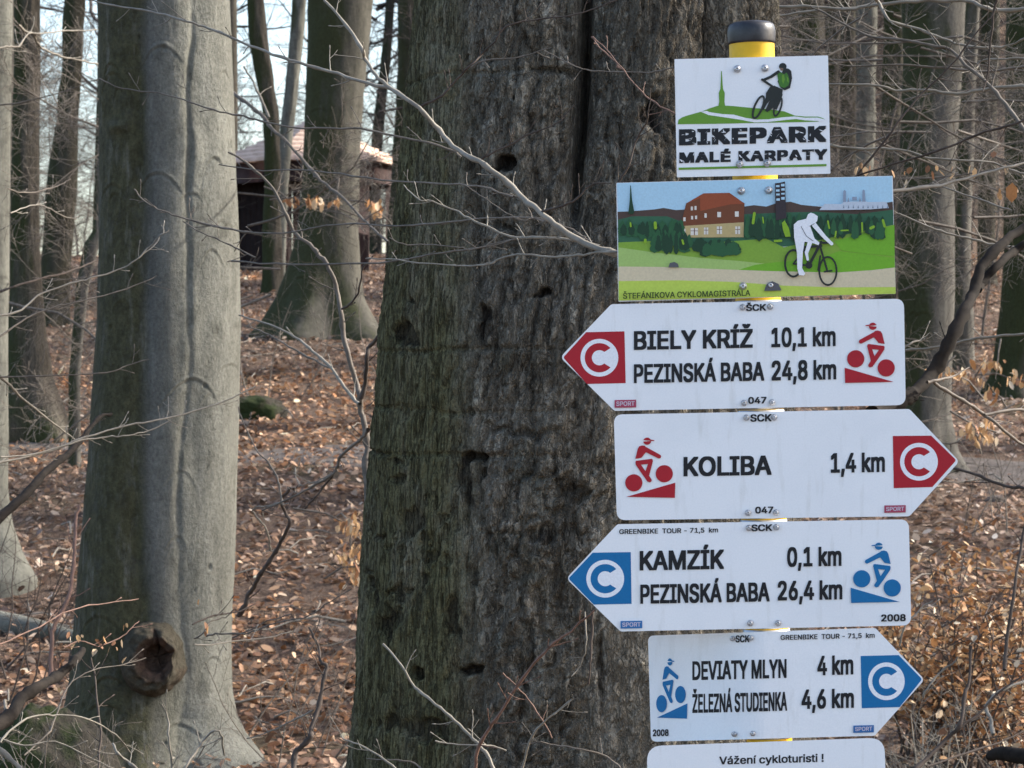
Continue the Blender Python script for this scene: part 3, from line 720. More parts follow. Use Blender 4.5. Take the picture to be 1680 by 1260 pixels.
# ------------------------------------------------------------ pavilion
def pavilion():
    d = 36.0
    n = NM('sunlit_roof_shingle', .8, .2)
    a = n.noise(9, (1, 1, 1), 4)
    n.color(n.ramp(a, [(.3, (.50, .35, .27)), (.7, (.70, .52, .42))])); n.bump(a, .02)
    m1 = n.m; wood = plain('red_brown_stained_wood', (.042, .021, .018), .7, .2, .3, sc=8); dark = plain('dark_pavilion_boards', (.035, .022, .018), .8, .2, .3, sc=8)
    A = P(338, 268, d); B = P(664, 256, d)
    cx = (A.x + B.x) / 2; hw = (B.x - A.x) / 2; ze = (A.z + B.z) / 2 + .02; za = P(500, 214, d).z + .25; cy = d + hw
    base = (cx, cy, gz(cx, cy))
    r = empty('pavilion', base, 'low wooden shelter with a pale orange pyramid roof behind the broad beech', 'pavilion')
    def rel(p): return (p[0] - base[0], p[1] - base[1], p[2] - base[2])
    # six sided roof, each face of overlapping courses
    N = 6; course = 9
    for s_ in range(N):
        a0 = -math.pi / 2 - math.pi / N + s_ * 2 * math.pi / N + .22; a1 = a0 + 2 * math.pi / N
        V = []; Fc = []
        for c in range(course):
            t0, t1 = c / course, (c + 1) / course + .02
            q = len(V)
            for (t, dz) in ((t0, .03), (t1, .0)):
                for a in (a0, a1):
                    rr_ = hw * 1.05 * (1 - t)
                    V.append(rel((cx + rr_ * math.cos(a), cy + rr_ * math.sin(a), ze + (za - ze) * t + dz)))
            V.append(tuple(np.array(V[q]) - (0, 0, .045))); V.append(tuple(np.array(V[q + 1]) - (0, 0, .045)))
            Fc += [(q, q + 1, q + 3, q + 2), (q + 4, q + 5, q + 1, q)]
        mesh_np('roof', V, Fc, m1, r, False)
    def box(name, x0, x1, y0, y1, z0, z1, m):
        V = [rel((x, y, z)) for z in (z0, z1) for y in (y0, y1) for x in (x0, x1)]
        return mesh_np(name, V, [(0, 1, 3, 2), (4, 5, 7, 6), (0, 1, 5, 4), (2, 3, 7, 6), (0, 2, 6, 4), (1, 3, 7, 5)], m, r, False)
    for s_ in range(N):
        a0 = -math.pi / 2 - math.pi / N + s_ * 2 * math.pi / N + .22; a1 = a0 + 2 * math.pi / N
        p0 = np.array((cx + hw * .97 * math.cos(a0), cy + hw * .97 * math.sin(a0))); p1 = np.array((cx + hw * .97 * math.cos(a1), cy + hw * .97 * math.sin(a1)))
        q0 = cx + (p0[0] - cx) * .95, cy + (p0[1] - cy) * .95; q1 = cx + (p1[0] - cx) * .95, cy + (p1[1] - cy) * .95
        V = [rel((x, y, z)) for z in (ze - .27, ze - .02) for x, y in (p0, p1, q1, q0)]
        mesh_np('fascia', V, [(0, 1, 2, 3), (4, 5, 6, 7), (0, 1, 5, 4), (1, 2, 6, 5), (2, 3, 7, 6), (3, 0, 4, 7)], wood, r, False)
        w0 = cx + (p0[0] - cx) * .86; w1 = cy + (p0[1] - cy) * .86
        box('post', w0 - .07, w0 + .07, w1 - .07, w1 + .07, base[2], ze, wood)
    for s_ in (0, 4, 5):   # boarded sides
        a0 = -math.pi / 2 - math.pi / N + s_ * 2 * math.pi / N + .22; a1 = a0 + 2 * math.pi / N
        for b in range(9):
            if s_ == 0 and b > 3: continue
            t0, t1 = b / 9 + .005, (b + 1) / 9 - .005
            pa = [cx + hw * .80 * ((1 - t) * math.cos(a0) + t * math.cos(a1)) for t in (t0, t1)]; pb = [cy + hw * .80 * ((1 - t) * math.sin(a0) + t * math.sin(a1)) for t in (t0, t1)]
            V = [rel((pa[k], pb[k] + dy, z)) for z in (base[2] - .1, ze - .1) for dy in (0, .03) for k in (0, 1)]
            mesh_np('board', V, [(0, 1, 3, 2), (4, 5, 7, 6), (0, 1, 5, 4), (2, 3, 7, 6), (0, 2, 6, 4), (1, 3, 7, 5)], dark, r, False)
pavilion()

# ------------------------------------------------------------ signs
KP = 5.0 / F
def arc_pts(cx, cy, rx, ry, a0, a1, n):
    return [(cx + rx * math.cos(a0 + (a1 - a0) * k / n), cy + ry * math.sin(a0 + (a1 - a0) * k / n)) for k in range(n + 1)]
def rounded(pts, rad, n=7):
    out = []; m = len(pts)
    for k in range(m):
        r_ = rad[k] if isinstance(rad, (list, tuple)) else rad
        p = Vector(pts[k]); a = Vector(pts[k - 1]) - p; b = Vector(pts[(k + 1) % m]) - p
        if r_ <= 0: out.append(tuple(p)); continue
        an = a.angle(b); t = min(r_ / math.tan(an / 2), a.length * .48, b.length * .48)
        pa = p + a.normalized() * t; pb = p + b.normalized() * t
        for q in range(n + 1):
            s = q / n
            out.append(tuple(pa * (1 - s) ** 2 + p * 2 * s * (1 - s) + pb * s * s))
    return out
class Sign:
    """a plate in the plane of the post; shapes are given in photo pixels (or in a scaled frame) and turned into metres on the plate"""
    def __init__(s, name, label, outline, radii, rot, mat, bend=None, dd=0.0, group=None, cat='sign'):
        s.rot = R(rot); s.bend = bend; s.d = 5.0 + dd
        xs_ = [p[0] for p in outline]; ys_ = [p[1] for p in outline]
        s.c = ((min(xs_) + max(xs_)) / 2, (min(ys_) + max(ys_)) / 2)
        s.o = P(s.c[0], s.c[1], s.d); s.k = s.d / F; s.lay = 0
        s.e = empty(name, s.o, label, cat, group, -s.rot)
        s.cr, s.sr = math.cos(s.rot), math.sin(s.rot)
        s.sub = 'panel'
        pl = rounded(outline, radii)
        s.panel = s.plate('panel', pl, mat)
    def loc(s, x, y, off=0.0):
        """photo pixel -> local coordinates (x right, y into the scene, z up)"""
        dep = -off
        if s.bend:
            x0, tan = s.bend; wd = 26.0
            q = (x0 - x)
            dep_px = 0 if q < -wd else (tan * q if q > wd else tan * (q + wd) ** 2 / (4 * wd))
            dep = dep_px * s.k - off
        # world point on the ray of that pixel at that depth, then into the sign's own frame
        w_ = P(x, y, s.d + dep) - s.o
        return (w_.x * s.cr + w_.z * s.sr, w_.y, -w_.x * s.sr + w_.z * s.cr)
    def cut(s, bm):
        if s.bend:
            for q in range(-28, 29, 7):
                bmesh.ops.bisect_plane(bm, geom=bm.verts[:] + bm.edges[:] + bm.faces[:], plane_co=(s.bend[0] + q, 0, 0), plane_no=(1, 0, 0))
    def place(s, bm, off):
        for v in bm.verts: v.co = Vector(s.loc(v.co.x, v.co.y, off + v.co.z))
    def obj(s, bm, name, mat, parent, smooth=False):
        me = bpy.data.meshes.new(name); bm.to_mesh(me); bm.free(); me.materials.append(mat)
        if smooth: me.shade_smooth()
        o = bpy.data.objects.new(name, me); col.objects.link(o); o.parent = parent or s.e; return o
    def plate(s, name, pts, mat, th=.0032):
        bm = bmesh.new(); inner = []
        cx, cy = s.c
        vs_ = [bm.verts.new((x, y, 0)) for x, y in pts]; f = bm.faces.new(vs_)
        s.cut(bm)
        # bevelled front edge, side wall and back
        r1 = bmesh.ops.inset_region(bm, faces=bm.faces[:], thickness=1.1, use_even_offset=True)
        inn = set(v for f_ in bm.faces if f_ not in r1['faces'] for v in f_.verts)
        for v in bm.verts:
            if v not in inn: v.co.z = -.0009
        be = [e for e in bm.edges if e.is_boundary]
        ex = bmesh.ops.extrude_edge_only(bm, edges=be)
        nv = [g for g in ex['geom'] if isinstance(g, bmesh.types.BMVert)]
        for v in nv: v.co.z = -th
        be = [e for e in bm.edges if e.is_boundary]
        bmesh.ops.holes_fill(bm, edges=be, sides=0)
        s.place(bm, 0.0)
        bmesh.ops.recalc_face_normals(bm, faces=bm.faces[:])
        return s.obj(bm, name, mat, s.e)
    def shape(s, name, polys, mat, parent=None, off=None, fr=None):
        """flat printed shape; fr maps the given coordinates to photo pixels"""
        if off is None: s.lay += 1; off = .00035 + .00012 * s.lay
        bm = bmesh.new()
        for pts in polys:
            q = [fr(*p) for p in pts] if fr else pts
            if len(q) < 3: continue
            vq = [bm.verts.new((x, y, 0)) for x, y in q]
            for t_ in tessellate_polygon([[v.co.copy() for v in vq]]):
                if len(set(t_)) == 3: bm.faces.new([vq[i_] for i_ in t_])
        s.cut(bm)
        bmesh.ops.triangulate(bm, faces=[f for f in bm.faces if len(f.verts) > 4])
        s.place(bm, off)
        o_ = s.obj(bm, name, mat, parent if parent is not None else s.e)
        if name in ('wear_scratches', 'fir_row', 'tree', 'lodge_windows', 'window_bars', 'light_firs', 'tower_gaps', 'jersey_highlight', 'bottle_gap', 'castle_lines', 'castle_towers', 'outline'): o_['kind'] = 'stuff'
        return o_
    def text(s, body, x0, x1, base, cap, mat, bold=.03, parent=None, skew=0.0, off=None, name='lettering'):
        """body set between x0 and x1 (photo px), baseline y at x0; the line follows the sign's own tilt"""
        if off is None: s.lay += 1; off = .00035 + .00012 * s.lay
        src, fcs, zi, capH = text_mesh(body, bold)
        bm = bmesh.new()
        for q in range(1 if bold < .015 else 8):
            dx, dy = (0, 0) if bold < .015 else ((1, 1, 0, -1, -1, -1, 0, 1)[q] * bold * .9, (0, 1, 1, 1, 0, -1, -1, -1)[q] * bold * .65)
            vv_ = [bm.verts.new((c[0] + dx, c[1] + dy, q * 2.5e-5 + zi[i_])) for i_, c in enumerate(src)]
            for f_ in fcs: bm.faces.new([vv_[i_] for i_ in f_])
        mn = min(v.co.x for v in bm.verts); mxx = max(v.co.x for v in bm.verts)
        sx = (x1 - x0) / (mxx - mn); sy = cap / capH
        for v in bm.verts:
            u = (v.co.x - mn) * sx; h = (v.co.y + (bold * .65 if bold > .015 else 0)) * sy
            v.co = Vector((x0 + u, base - h - u * math.tan(s.rot), v.co.z))
        s.cut(bm)
        s.place(bm, off)
        return s.obj(bm, name, mat, parent if parent is not None else s.e)
_cap = {}
try:      # Blender's own interface font is close to the signs' grotesque lettering
    FONT = bpy.data.fonts.load(bpy.utils.system_resource('DATAFILES', path='fonts') + '/Inter.woff2')
except Exception:
    FONT = None
def fill_loops(loops):
    """outlines -> clean quads: each letter is cut into horizontal slabs and filled by winding number, so strokes that overlap or cross merge"""
    loops = sorted(loops, key=lambda l: min(p[0] for p in l)); groups = []
    for l in loops:
        a, b = min(p[0] for p in l), max(p[0] for p in l)
        if groups and a < groups[-1][1]: groups[-1][0].append(l); groups[-1][1] = max(groups[-1][1], b)
        else: groups.append([[l], b])
    pts, quads = [], []
    for g, _ in groups:
        E = []
        for l in g:
            for k in range(len(l)):
                a, b = l[k - 1], l[k]
                if abs(a[1] - b[1]) > 1e-7: E.append((a, b))
        ys = set(round(p[1], 5) for l in g for p in l)
        for i_ in range(len(E)):
            (ax, ay), (bx, by) = E[i_]
            for j_ in range(i_ + 1, len(E)):
                (cx, cy), (dx, dy) = E[j_]
                if max(ay, by) < min(cy, dy) or max(cy, dy) < min(ay, by) or max(ax, bx) < min(cx, dx) or max(cx, dx) < min(ax, bx): continue
                den = (bx - ax) * (dy - cy) - (by - ay) * (dx - cx)
                if abs(den) < 1e-12: continue
                t = ((cx - ax) * (dy - cy) - (cy - ay) * (dx - cx)) / den; u = ((cx - ax) * (by - ay) - (cy - ay) * (bx - ax)) / den
                if 1e-4 < t < 1 - 1e-4 and 1e-4 < u < 1 - 1e-4: ys.add(round(ay + t * (by - ay), 5))
        ys = sorted(ys)
        for y0, y1 in zip(ys, ys[1:]):
            if y1 - y0 < 5e-5: continue
            ym = (y0 + y1) / 2; hit = []
            for (ax, ay), (bx, by) in E:
                if (ay > ym) != (by > ym):
                    f = lambda y: ax + (bx - ax) * (y - ay) / (by - ay)
                    hit.append((f(ym), f(y0), f(y1), 1 if by > ay else -1))
            hit.sort(); w_ = 0
            for k in range(len(hit) - 1):
                w_ += hit[k][3]
                if w_ == 0: continue
                if w_ - hit[k][3] == 0: st = hit[k]
                if w_ + hit[k + 1][3] == 0:
                    en = hit[k + 1]; q = len(pts); pts += [(st[1], y0), (en[1], y0), (en[2], y1), (st[2], y1)]; quads.append((q, q + 1, q + 2, q + 3))
    return pts, quads, [0.0] * len(pts)
def text_mesh(body, bold):
    def mk(b):
        c = bpy.data.curves.new('t', 'FONT'); c.body = b; c.resolution_u = 3; c.fill_mode = 'NONE'
        if FONT: c.font = FONT
        c.space_character = 1.12 if bold > .05 else 1.0
        o = bpy.data.objects.new('t', c); col.objects.link(o)
        dg = bpy.context.evaluated_depsgraph_get(); dg.update()
        me = bpy.data.meshes.new_from_object(o.evaluated_get(dg)); bpy.data.objects.remove(o); bpy.data.curves.remove(c)
        nb = {}
        for e in me.edges:
            a, b_ = e.vertices; nb.setdefault(a, []).append(b_); nb.setdefault(b_, []).append(a)
        P_ = [(v.co.x, v.co.y) for v in me.vertices]; seen = set(); loops = []
        for st in range(len(P_)):
            if st in seen or st not in nb: continue
            l = [st]; seen.add(st); cur = min(nb[st], key=lambda q: (q - st) % len(P_))
            while cur not in seen:
                l.append(cur); seen.add(cur); nx_ = [q for q in nb[cur] if q not in seen]
                if not nx_: break
                cur = nx_[0]
            pl = [P_[q] for q in l]
            pl = [p for k_, p in enumerate(pl) if abs(p[0] - pl[k_ - 1][0]) + abs(p[1] - pl[k_ - 1][1]) > 1e-5]
            if len(pl) > 2: loops.append(pl)
        bpy.data.meshes.remove(me); return loops
    if bold not in _cap: _cap[bold] = max(p[1] for l in mk('H') for p in l) + (bold * 1.3 if bold > .015 else 0)
    return (*fill_loops(mk(body)), _cap[bold])

def print_mat(name, c, rough=.45):
    n = NM(name, rough, .35)
    x = n.noise(260, (1, 1, 1), 3, .8); y = n.noise(7, (1, 1, 1), 4)
    k = n.mix(n.ramp(x, [(.35, 0.0), (.65, 1.0)]), tuple(v * .93 for v in c), tuple(min(1, v * 1.06) for v in c))
    n.color(n.mix(n.ramp(y, [(.5, 0.0), (.8, .18)]), k, tuple(v * .8 for v in c)))
    return n.m
M['plate'] = None
n = NM('white_enamel_plate', .38, .45)
x = n.noise(330, (1, 1, 1), 3, .85); y = n.noise(5, (1, 1, 1.4), 5, .6); st = n.noise(30, (1.6, 1, .25), 4, .6)
k = n.mix(n.ramp(x, [(.3, 0.0), (.7, 1.0)]), (.80, .815, .83), (.88, .89, .90))
k = n.mix(n.ramp(y, [(.5, 0.0), (.85, .35)]), k, (.60, .63, .66))
k = n.mix(n.ramp(st, [(.56, 0.0), (.78, .38)]), k, (.48, .47, .42))
n.color(k); M['plate'] = n.m
BLK = print_mat('black_print', (.006, .007, .011)); RED = print_mat('red_print', (.40, .008, .020)); RED2 = print_mat('faded_red_print', (.38, .05, .10))
BLU = print_mat('blue_print', (.0, .145, .36)); WHT = print_mat('white_print', (.83, .84, .87))
STEEL = plain('zinc_bolt_steel', (.55, .55, .56), .35, .5, .1, .9)
def hexbolts(S, pts, r=4.6, dome=True):
    for (x, y) in pts:
        T = bmesh.new()
        prof = [(1.55, 0), (1.5, .0007), (1.05, .0012), (1.0, .0026), (.8, .0034), (.45, .0038), (.42, .0026), (.0, .0026)]
        n_ = 18; rings = []
        for (q, h) in prof:
            rings.append([T.verts.new((r * q * math.cos(a * 2 * math.pi / n_), r * q * math.sin(a * 2 * math.pi / n_), h)) for a in range(n_)])
        for a, b in zip(rings, rings[1:]):
            for k in range(n_): T.faces.new((a[k], a[(k + 1) % n_], b[(k + 1) % n_], b[k]))
        for v in T.verts: v.co = Vector((v.co.x + x, v.co.y + y, v.co.z))
        for v in T.verts: v.co = Vector(S.loc(v.co.x, v.co.y, .0022 + v.co.z * 1.6))
        bmesh.ops.remove_doubles(T, verts=T.verts[:], dist=1e-6)
        bmesh.ops.recalc_face_normals(T, faces=T.faces[:])
        S.obj(T, 'bolt', STEEL, S.e, True)
def disc(cx, cy, r, ry=None, n=44): return arc_pts(cx, cy, r, ry or r, 0, 2 * math.pi, n)[:-1]
def cmark(S, field, radii, c, r, mat, ry=None, sc=1.0):
    f = S.shape('arrow_field', [rounded(field, radii)], mat)
    q = (ry or r) / r
    S.shape('disc', [disc(c[0], c[1], r, ry)], WHT, f)
    o1 = arc_pts(c[0], c[1], r * .775, r * .775 * q, R(43), R(317), 40); i1 = arc_pts(c[0] + .2, c[1], r * .40, r * .40 * q, R(317), R(43), 30)
    quads = []
    ou = arc_pts(c[0], c[1], r * .775, r * .775 * q, R(41), R(319), 36); inn = arc_pts(c[0], c[1], r * .40, r * .40 * q, R(50), R(310), 36)
    for k in range(36): quads.append([ou[k], ou[k + 1], inn[k + 1], inn[k]])
    S.shape('letter_c', quads, mat, f)
    return f
def capsule(a, b, r0, r1=None, n=8):
    r1 = r1 or r0; ang = math.atan2(b[1] - a[1], b[0] - a[0])
    return arc_pts(a[0], a[1], r0, r0, ang + math.pi / 2, ang + 3 * math.pi / 2, n) + arc_pts(b[0], b[1], r1, r1, ang - math.pi / 2, ang + math.pi / 2, n)
def cyclist(S, fr, mat):
    polys = [disc(1142, 608, 79), disc(1422, 692, 79), [(1040, 690), (1045, 830), (1492, 820), (1440, 806)],
             capsule((1190, 450), (1338, 372), 19, 22),
             [(1318, 352), (1345, 348), (1372, 356), (1386, 380), (1408, 472), (1352, 462), (1318, 420), (1296, 396)],
             [(1250, 476), (1262, 472), (1404, 490), (1408, 510), (1385, 528), (1272, 517), (1246, 496)],
             [(1246, 490), (1285, 500), (1316, 588), (1300, 640), (1280, 625)],
             [(1408, 505), (1404, 525), (1340, 620), (1292, 686), (1276, 640), (1360, 520)], capsule((1276, 668), (1300, 630), 19, 17)]
    for k, p in enumerate(polys): pass
    o = S.shape('cyclist_symbol', polys[:1], mat, fr=fr)
    base_lay = S.lay
    for k, p in enumerate(polys[1:]): S.shape('piece', [p], mat, o, fr=fr, off=.00035 + .00012 * base_lay + .00001 * (k + 1))
    S.lay += 1
    S.shape('head', [arc_pts(1299, 310, 36, 34, R(-18), R(-172), 16), arc_pts(1299, 310, 36, 32, R(5), R(185), 18)], mat, o, fr=fr)
    S.shape('cap_peak', [[(1232, 300), (1264, 294), (1264, 306), (1234, 308)]], mat, o, fr=fr)
    return o
def pfr(ox, oy, sc): return lambda x, y: (ox + x / sc, oy + y / sc)
def sport(S, x0, y0, x1, y1, mat):
    t = (x1 - x0) * math.tan(S.rot)
    b = S.shape('badge', [[(x0, y0 + t / 2), (x1, y0 - t / 2), (x1, y1 - t / 2), (x0, y1 + t / 2)]], mat)
    S.text('SPORT', x0 + 2.8, x1 - 2.6, y1 - 2.6, (y1 - y0) - 5.4, PNK, .02, b)
PNK = print_mat('pale_print', (.60, .52, .60))

# 1: bike park board
z = pfr(1080, 0, 4.2)
S = Sign('bikepark_sign', 'topmost white rectangular sign reading BIKEPARK MALÉ KARPATY with a green hill and rider', [(1106.5, 97), (1358.5, 91), (1362.5, 285), (1110.5, 291)], 2, 1.37, M['plate'])
GRN = print_mat('leaf_green_print', (.13, .30, .028))
hill = S.shape('hill', [[(134, 856), (139, 826), (165, 808), (200, 796), (300, 768), (350, 748), (400, 731), (440, 726), (520, 731), (640, 743), (760, 752), (870, 768), (940, 796), (1010, 803), (1100, 803), (1130, 812), (1152, 824), (1100, 838), (1000, 841), (700, 846), (400, 853)]], GRN, fr=z)
S.shape('track', [[(294, 770), (335, 764), (350, 772), (440, 786), (520, 790), (600, 812), (680, 824), (760, 822), (860, 808), (940, 802), (1010, 811), (1100, 810), (1160, 826), (1130, 836), (1010, 829), (950, 820), (880, 826), (760, 840), (660, 843), (560, 824), (440, 806), (345, 792)]], WHT, hill, fr=z)
S.shape('spire', [[(433, 490), (438, 490), (442, 560), (446, 612), (458, 640), (456, 700), (461, 732), (414, 732), (420, 700), (417, 640), (428, 612), (431, 560)]], GRN, fr=z)
S.text('BIKEPARK', 1114, 1356, 238.6, 26.5, BLK, .060)
S.text('MALÉ KARPATY', 1114.5, 1357.5, 267.6, 17.5, BLK, .055)
S.shape('rule', [[(1113.5, 275), (1356, 269), (1356, 272.6), (1113.5, 278.6)]], GRN)
r3 = random.Random(3); scr = []
for k in range(70):
    x = r3.uniform(1115, 1354); up = r3.random() < .6; yb = (238.6 if up else 267.6) - (x - 1114) * .0239; h = 26 if up else 17
    y = yb - r3.uniform(.5, h - .5); a = r3.uniform(0, 3.14); L = r3.uniform(2, 6.5); w_ = r3.uniform(.35, .9)
    y = min(max(y, yb - h + 3), yb - 3)
    dx, dy = math.cos(a) * L, math.sin(a) * L * .6; scr.append([(x - dx, y - dy), (x - w_, y + w_), (x + dx, y + dy), (x + w_, y - w_ * .4)])
S.shape('wear_scratches', scr, WHT)
DK = print_mat('rider_black_print', (.016, .02, .018)); DG = print_mat('dark_green_print', (.05, .17, .02))
def ring(cx, cy, rx, ry, rot, w_, n=36):
    out = []; c_, s_ = math.cos(R(rot)), math.sin(R(rot)); f = lambda a, k: (cx + (rx - k) * math.cos(a) * c_ - (ry - k) * math.sin(a) * s_, cy + (rx - k) * math.cos(a) * s_ + (ry - k) * math.sin(a) * c_)
    for k in range(n):
        a, b = 2 * math.pi * k / n, 2 * math.pi * (k + 1) / n; out.append([f(a, 0), f(b, 0), f(b, w_), f(a, w_)])
    return out
rider = S.shape('mountain_biker', [[(862, 478), (880, 470), (900, 474), (916, 490), (922, 540), (908, 606), (872, 622), (842, 604), (822, 560)]], DK, fr=z)
S.shape('piece', [disc(858, 458, 26, 24)], DK, rider, fr=z); S.shape('visor', [[(838, 466), (862, 470), (858, 488), (842, 484)]], print_mat('skin_print', (.20, .13, .09)), rider, fr=z)
S.shape('jersey', [[(818, 505), (840, 494), (866, 512), (884, 500), (896, 520), (905, 560), (896, 590), (868, 606), (836, 596), (826, 550)]], DG, rider, fr=z)
S.shape('jersey_highlight', [[(852, 520), (866, 512), (872, 548), (862, 580), (852, 560)], [(884, 520), (896, 540), (898, 570), (888, 560)]], GRN, rider, fr=z); S.shape('bottle_gap', [[(806, 650), (826, 640), (812, 690), (796, 716)], [(770, 640), (790, 636), (776, 672)]], WHT, rider, fr=z); S.shape('piece', [capsule((828, 494), (778, 528), 10), ], DK, rider, fr=z); S.shape('piece', [capsule((778, 528), (722, 552), 9)], DK, rider, fr=z); S.shape('piece', [capsule((716, 548), (792, 600), 8)], DK, rider, fr=z)
S.shape('piece', [[(770, 598), (800, 590), (858, 616), (852, 668), (820, 700), (796, 740), (752, 772), (736, 762), (770, 690), (748, 716), (722, 764), (716, 740), (742, 668), (742, 640)]], DK, rider, fr=z)
S.shape('piece', [[(836, 640), (858, 650), (842, 700), (812, 762), (800, 740)]], DK, rider, fr=z)
S.shape('wheel', ring(690, 738, 34, 88, 22, 15), DK, rider, fr=z); S.shape('wheel', ring(824, 735, 28, 72, 17, 13), DK, rider, fr=z)
hexbolts(S, [(1209.5, 113), (1255, 111.5), (1213.5, 269), (1258.5, 267.5)], 4.0)

# 2: picture board
z = pfr(1000, 280, 3.5)
SKYB = print_mat('sky_print', (.42, .64, .78))
S = Sign('picture_sign', 'long colourful landscape board with a white cyclist and brown lodge, second from the top', [(1011, 300), (1464.5, 288.5), (1469.5, 482), (1014.5, 495)], 2, 1.4, M['plate'])
def gm(nm, c): return print_mat(nm, c)
H1 = gm('mountain_print', (.075, .045, .035)); H2 = gm('far_wood_print', (.03, .12, .06)); G1 = gm('meadow_print', (.22, .38, .04)); G2 = gm('bright_meadow_print', (.17, .42, .02)); G3 = gm('pale_meadow_print', (.36, .52, .15)); G4 = gm('lime_print', (.50, .64, .09))
TAN = gm('track_print', (.66, .56, .37)); TG = gm('fir_print', (.008, .045, .018)); TG2 = gm('mid_fir_print', (.02, .10, .035)); TG3 = gm('light_fir_print', (.24, .42, .02)); ROOF = gm('roof_print', (.30, .065, .022)); WALL = gm('timber_print', (.17, .05, .018)); STN = gm('stone_print', (.50, .38, .17)); WIN = gm('window_print', (.72, .68, .6)); GRY = gm('rock_print', (.10, .10, .11)); CST = gm('castle_print', (.52, .58, .66))
S.shape('sky_field', [[(42, 72), (1622, 32), (1625, 190), (820, 215), (48, 240)]], SKYB, fr=z)
S.shape('mountains', [[(46, 236), (110, 234), (260, 222), (310, 214), (380, 226), (460, 222), (780, 205), (830, 198), (900, 206), (960, 186), (1040, 178), (1100, 196), (1220, 208), (1400, 214), (1626, 178), (1630, 260), (800, 300), (48, 290)]], H1, fr=z)
S.shape('far_wood', [[(48, 282), (130, 262), (330, 262), (430, 300), (780, 250), (1000, 240), (1200, 236), (1420, 250), (1628, 224), (1634, 420), (820, 440), (50, 430)]], H2, fr=z)
S.shape('meadow', [[(50, 412), (240, 404), (500, 420), (900, 390), (1000, 440), (1634, 310), (1640, 620), (800, 640), (52, 640)]], G1, fr=z)
S.shape('meadow', [[(50, 440), (260, 470), (520, 500), (760, 520), (900, 535), (700, 580), (52, 580)]], G3, fr=z)
S.shape('meadow', [[(740, 570), (840, 540), (960, 525), (1180, 510), (1320, 462), (1480, 480), (1636, 500), (1640, 580), (1300, 590)]], G2, fr=z)
S.shape('meadow', [[(1290, 405), (1636, 314), (1637, 492), (1460, 476), (1330, 458)]], G2, fr=z)
S.shape('sand_track', [[(51, 550), (300, 553), (640, 566), (900, 576), (1300, 585), (1500, 572), (1638, 556), (1642, 672), (1300, 672), (1000, 662), (700, 640), (400, 632), (52, 636)]], TAN, fr=z)
S.shape('verge', [[(52, 634), (400, 630), (700, 638), (1000, 660), (1300, 670), (1642, 668), (1643, 706), (52, 746)]], G4, fr=z)
# lodge
lod = S.shape('lodge', [[(412, 300), (440, 188), (540, 132), (690, 128), (775, 188), (772, 302), (412, 326)]], WALL, fr=z)
S.shape('lodge_roof', [[(440, 188), (540, 130), (688, 127), (778, 190), (690, 194), (520, 232), (520, 158)]], ROOF, lod, fr=z)
S.shape('lodge_base', [[(412, 318), (772, 296), (770, 382), (436, 384), (412, 352)]], STN, lod, fr=z)
S.shape('lodge_windows', [[(x, y), (x + a, y), (x + a, y + b), (x, y + b)] for x, y, a, b in ((467, 206, 12, 22), (488, 203, 12, 22), (424, 268, 13, 22), (468, 260, 12, 20), (491, 258, 12, 20), (545, 245, 13, 25), (619, 237, 21, 30), (720, 234, 22, 30), (542, 326, 25, 40), (616, 320, 30, 44), (722, 320, 28, 44), (466, 330, 42, 40), (424, 334, 12, 28))], WIN, lod, fr=z)
S.shape('window_bars', [[(x, y), (x + a, y), (x + a, y + b), (x, y + b)] for x, y, a, b in ((553, 326, 3, 40), (630, 320, 3, 44), (735, 320, 3, 44), (485, 330, 5, 40), (542, 340, 25, 3), (616, 336, 30, 3), (722, 336, 28, 3), (466, 344, 42, 3))], WALL, lod, fr=z)
r4 = random.Random(9)
def firs(n_, x0, x1, yt, yb, m, w0, w1, nm):
    ps = []
    for k in range(n_):
        x = x0 + (x1 - x0) * (k + r4.random()) / n_; t = yt + r4.uniform(-12, 22); b = yb + r4.uniform(-25, 18); w_ = r4.uniform(w0, w1)
        L_, R_ = [], []
        for q in range(1, 9):
            f_ = q / 9; hw_ = w_ * .5 * min(1, .25 + f_ * 1.5) * r4.uniform(.72, 1.15); L_.append((x - hw_, t + (b - t) * f_ + r4.uniform(-3, 3))); R_.append((x + hw_ * r4.uniform(.8, 1.1), t + (b - t) * f_ + r4.uniform(-3, 3)))
        ps.append([(x, t)] + R_ + [(x, b)] + L_[::-1])
    for k, p in enumerate(ps[:]): pass
    S.lay += 1
    o = S.shape(nm, ps[::3], m, fr=z); S.shape('tree', ps[1::3], m, o, fr=z, off=.00035 + .00012 * S.lay + .00003); S.shape('tree', ps[2::3], m, o, fr=z, off=.00035 + .00012 * S.lay + .00006)
firs(13, 60, 430, 285, 390, TG2, 36, 60, 'fir_row'); firs(10, 70, 420, 300, 385, TG, 24, 44, 'fir_row')
firs(8, 250, 460, 345, 458, TG2, 40, 64, 'fir_row'); firs(7, 265, 450, 350, 470, TG, 26, 44, 'fir_row')
firs(9, 480, 745, 392, 480, TG, 50, 70, 'fir_row'); firs(8, 560, 745, 400, 488, TG2, 44, 64, 'fir_row')
firs(10, 785, 1090, 250, 380, TG2, 38, 58, 'fir_row'); firs(9, 790, 1080, 262, 405, TG, 26, 44, 'fir_row'); firs(12, 1210, 1590, 248, 380, TG, 30, 48, 'fir_row'); firs(8, 1230, 1600, 280, 385, TG2, 26, 40, 'fir_row')
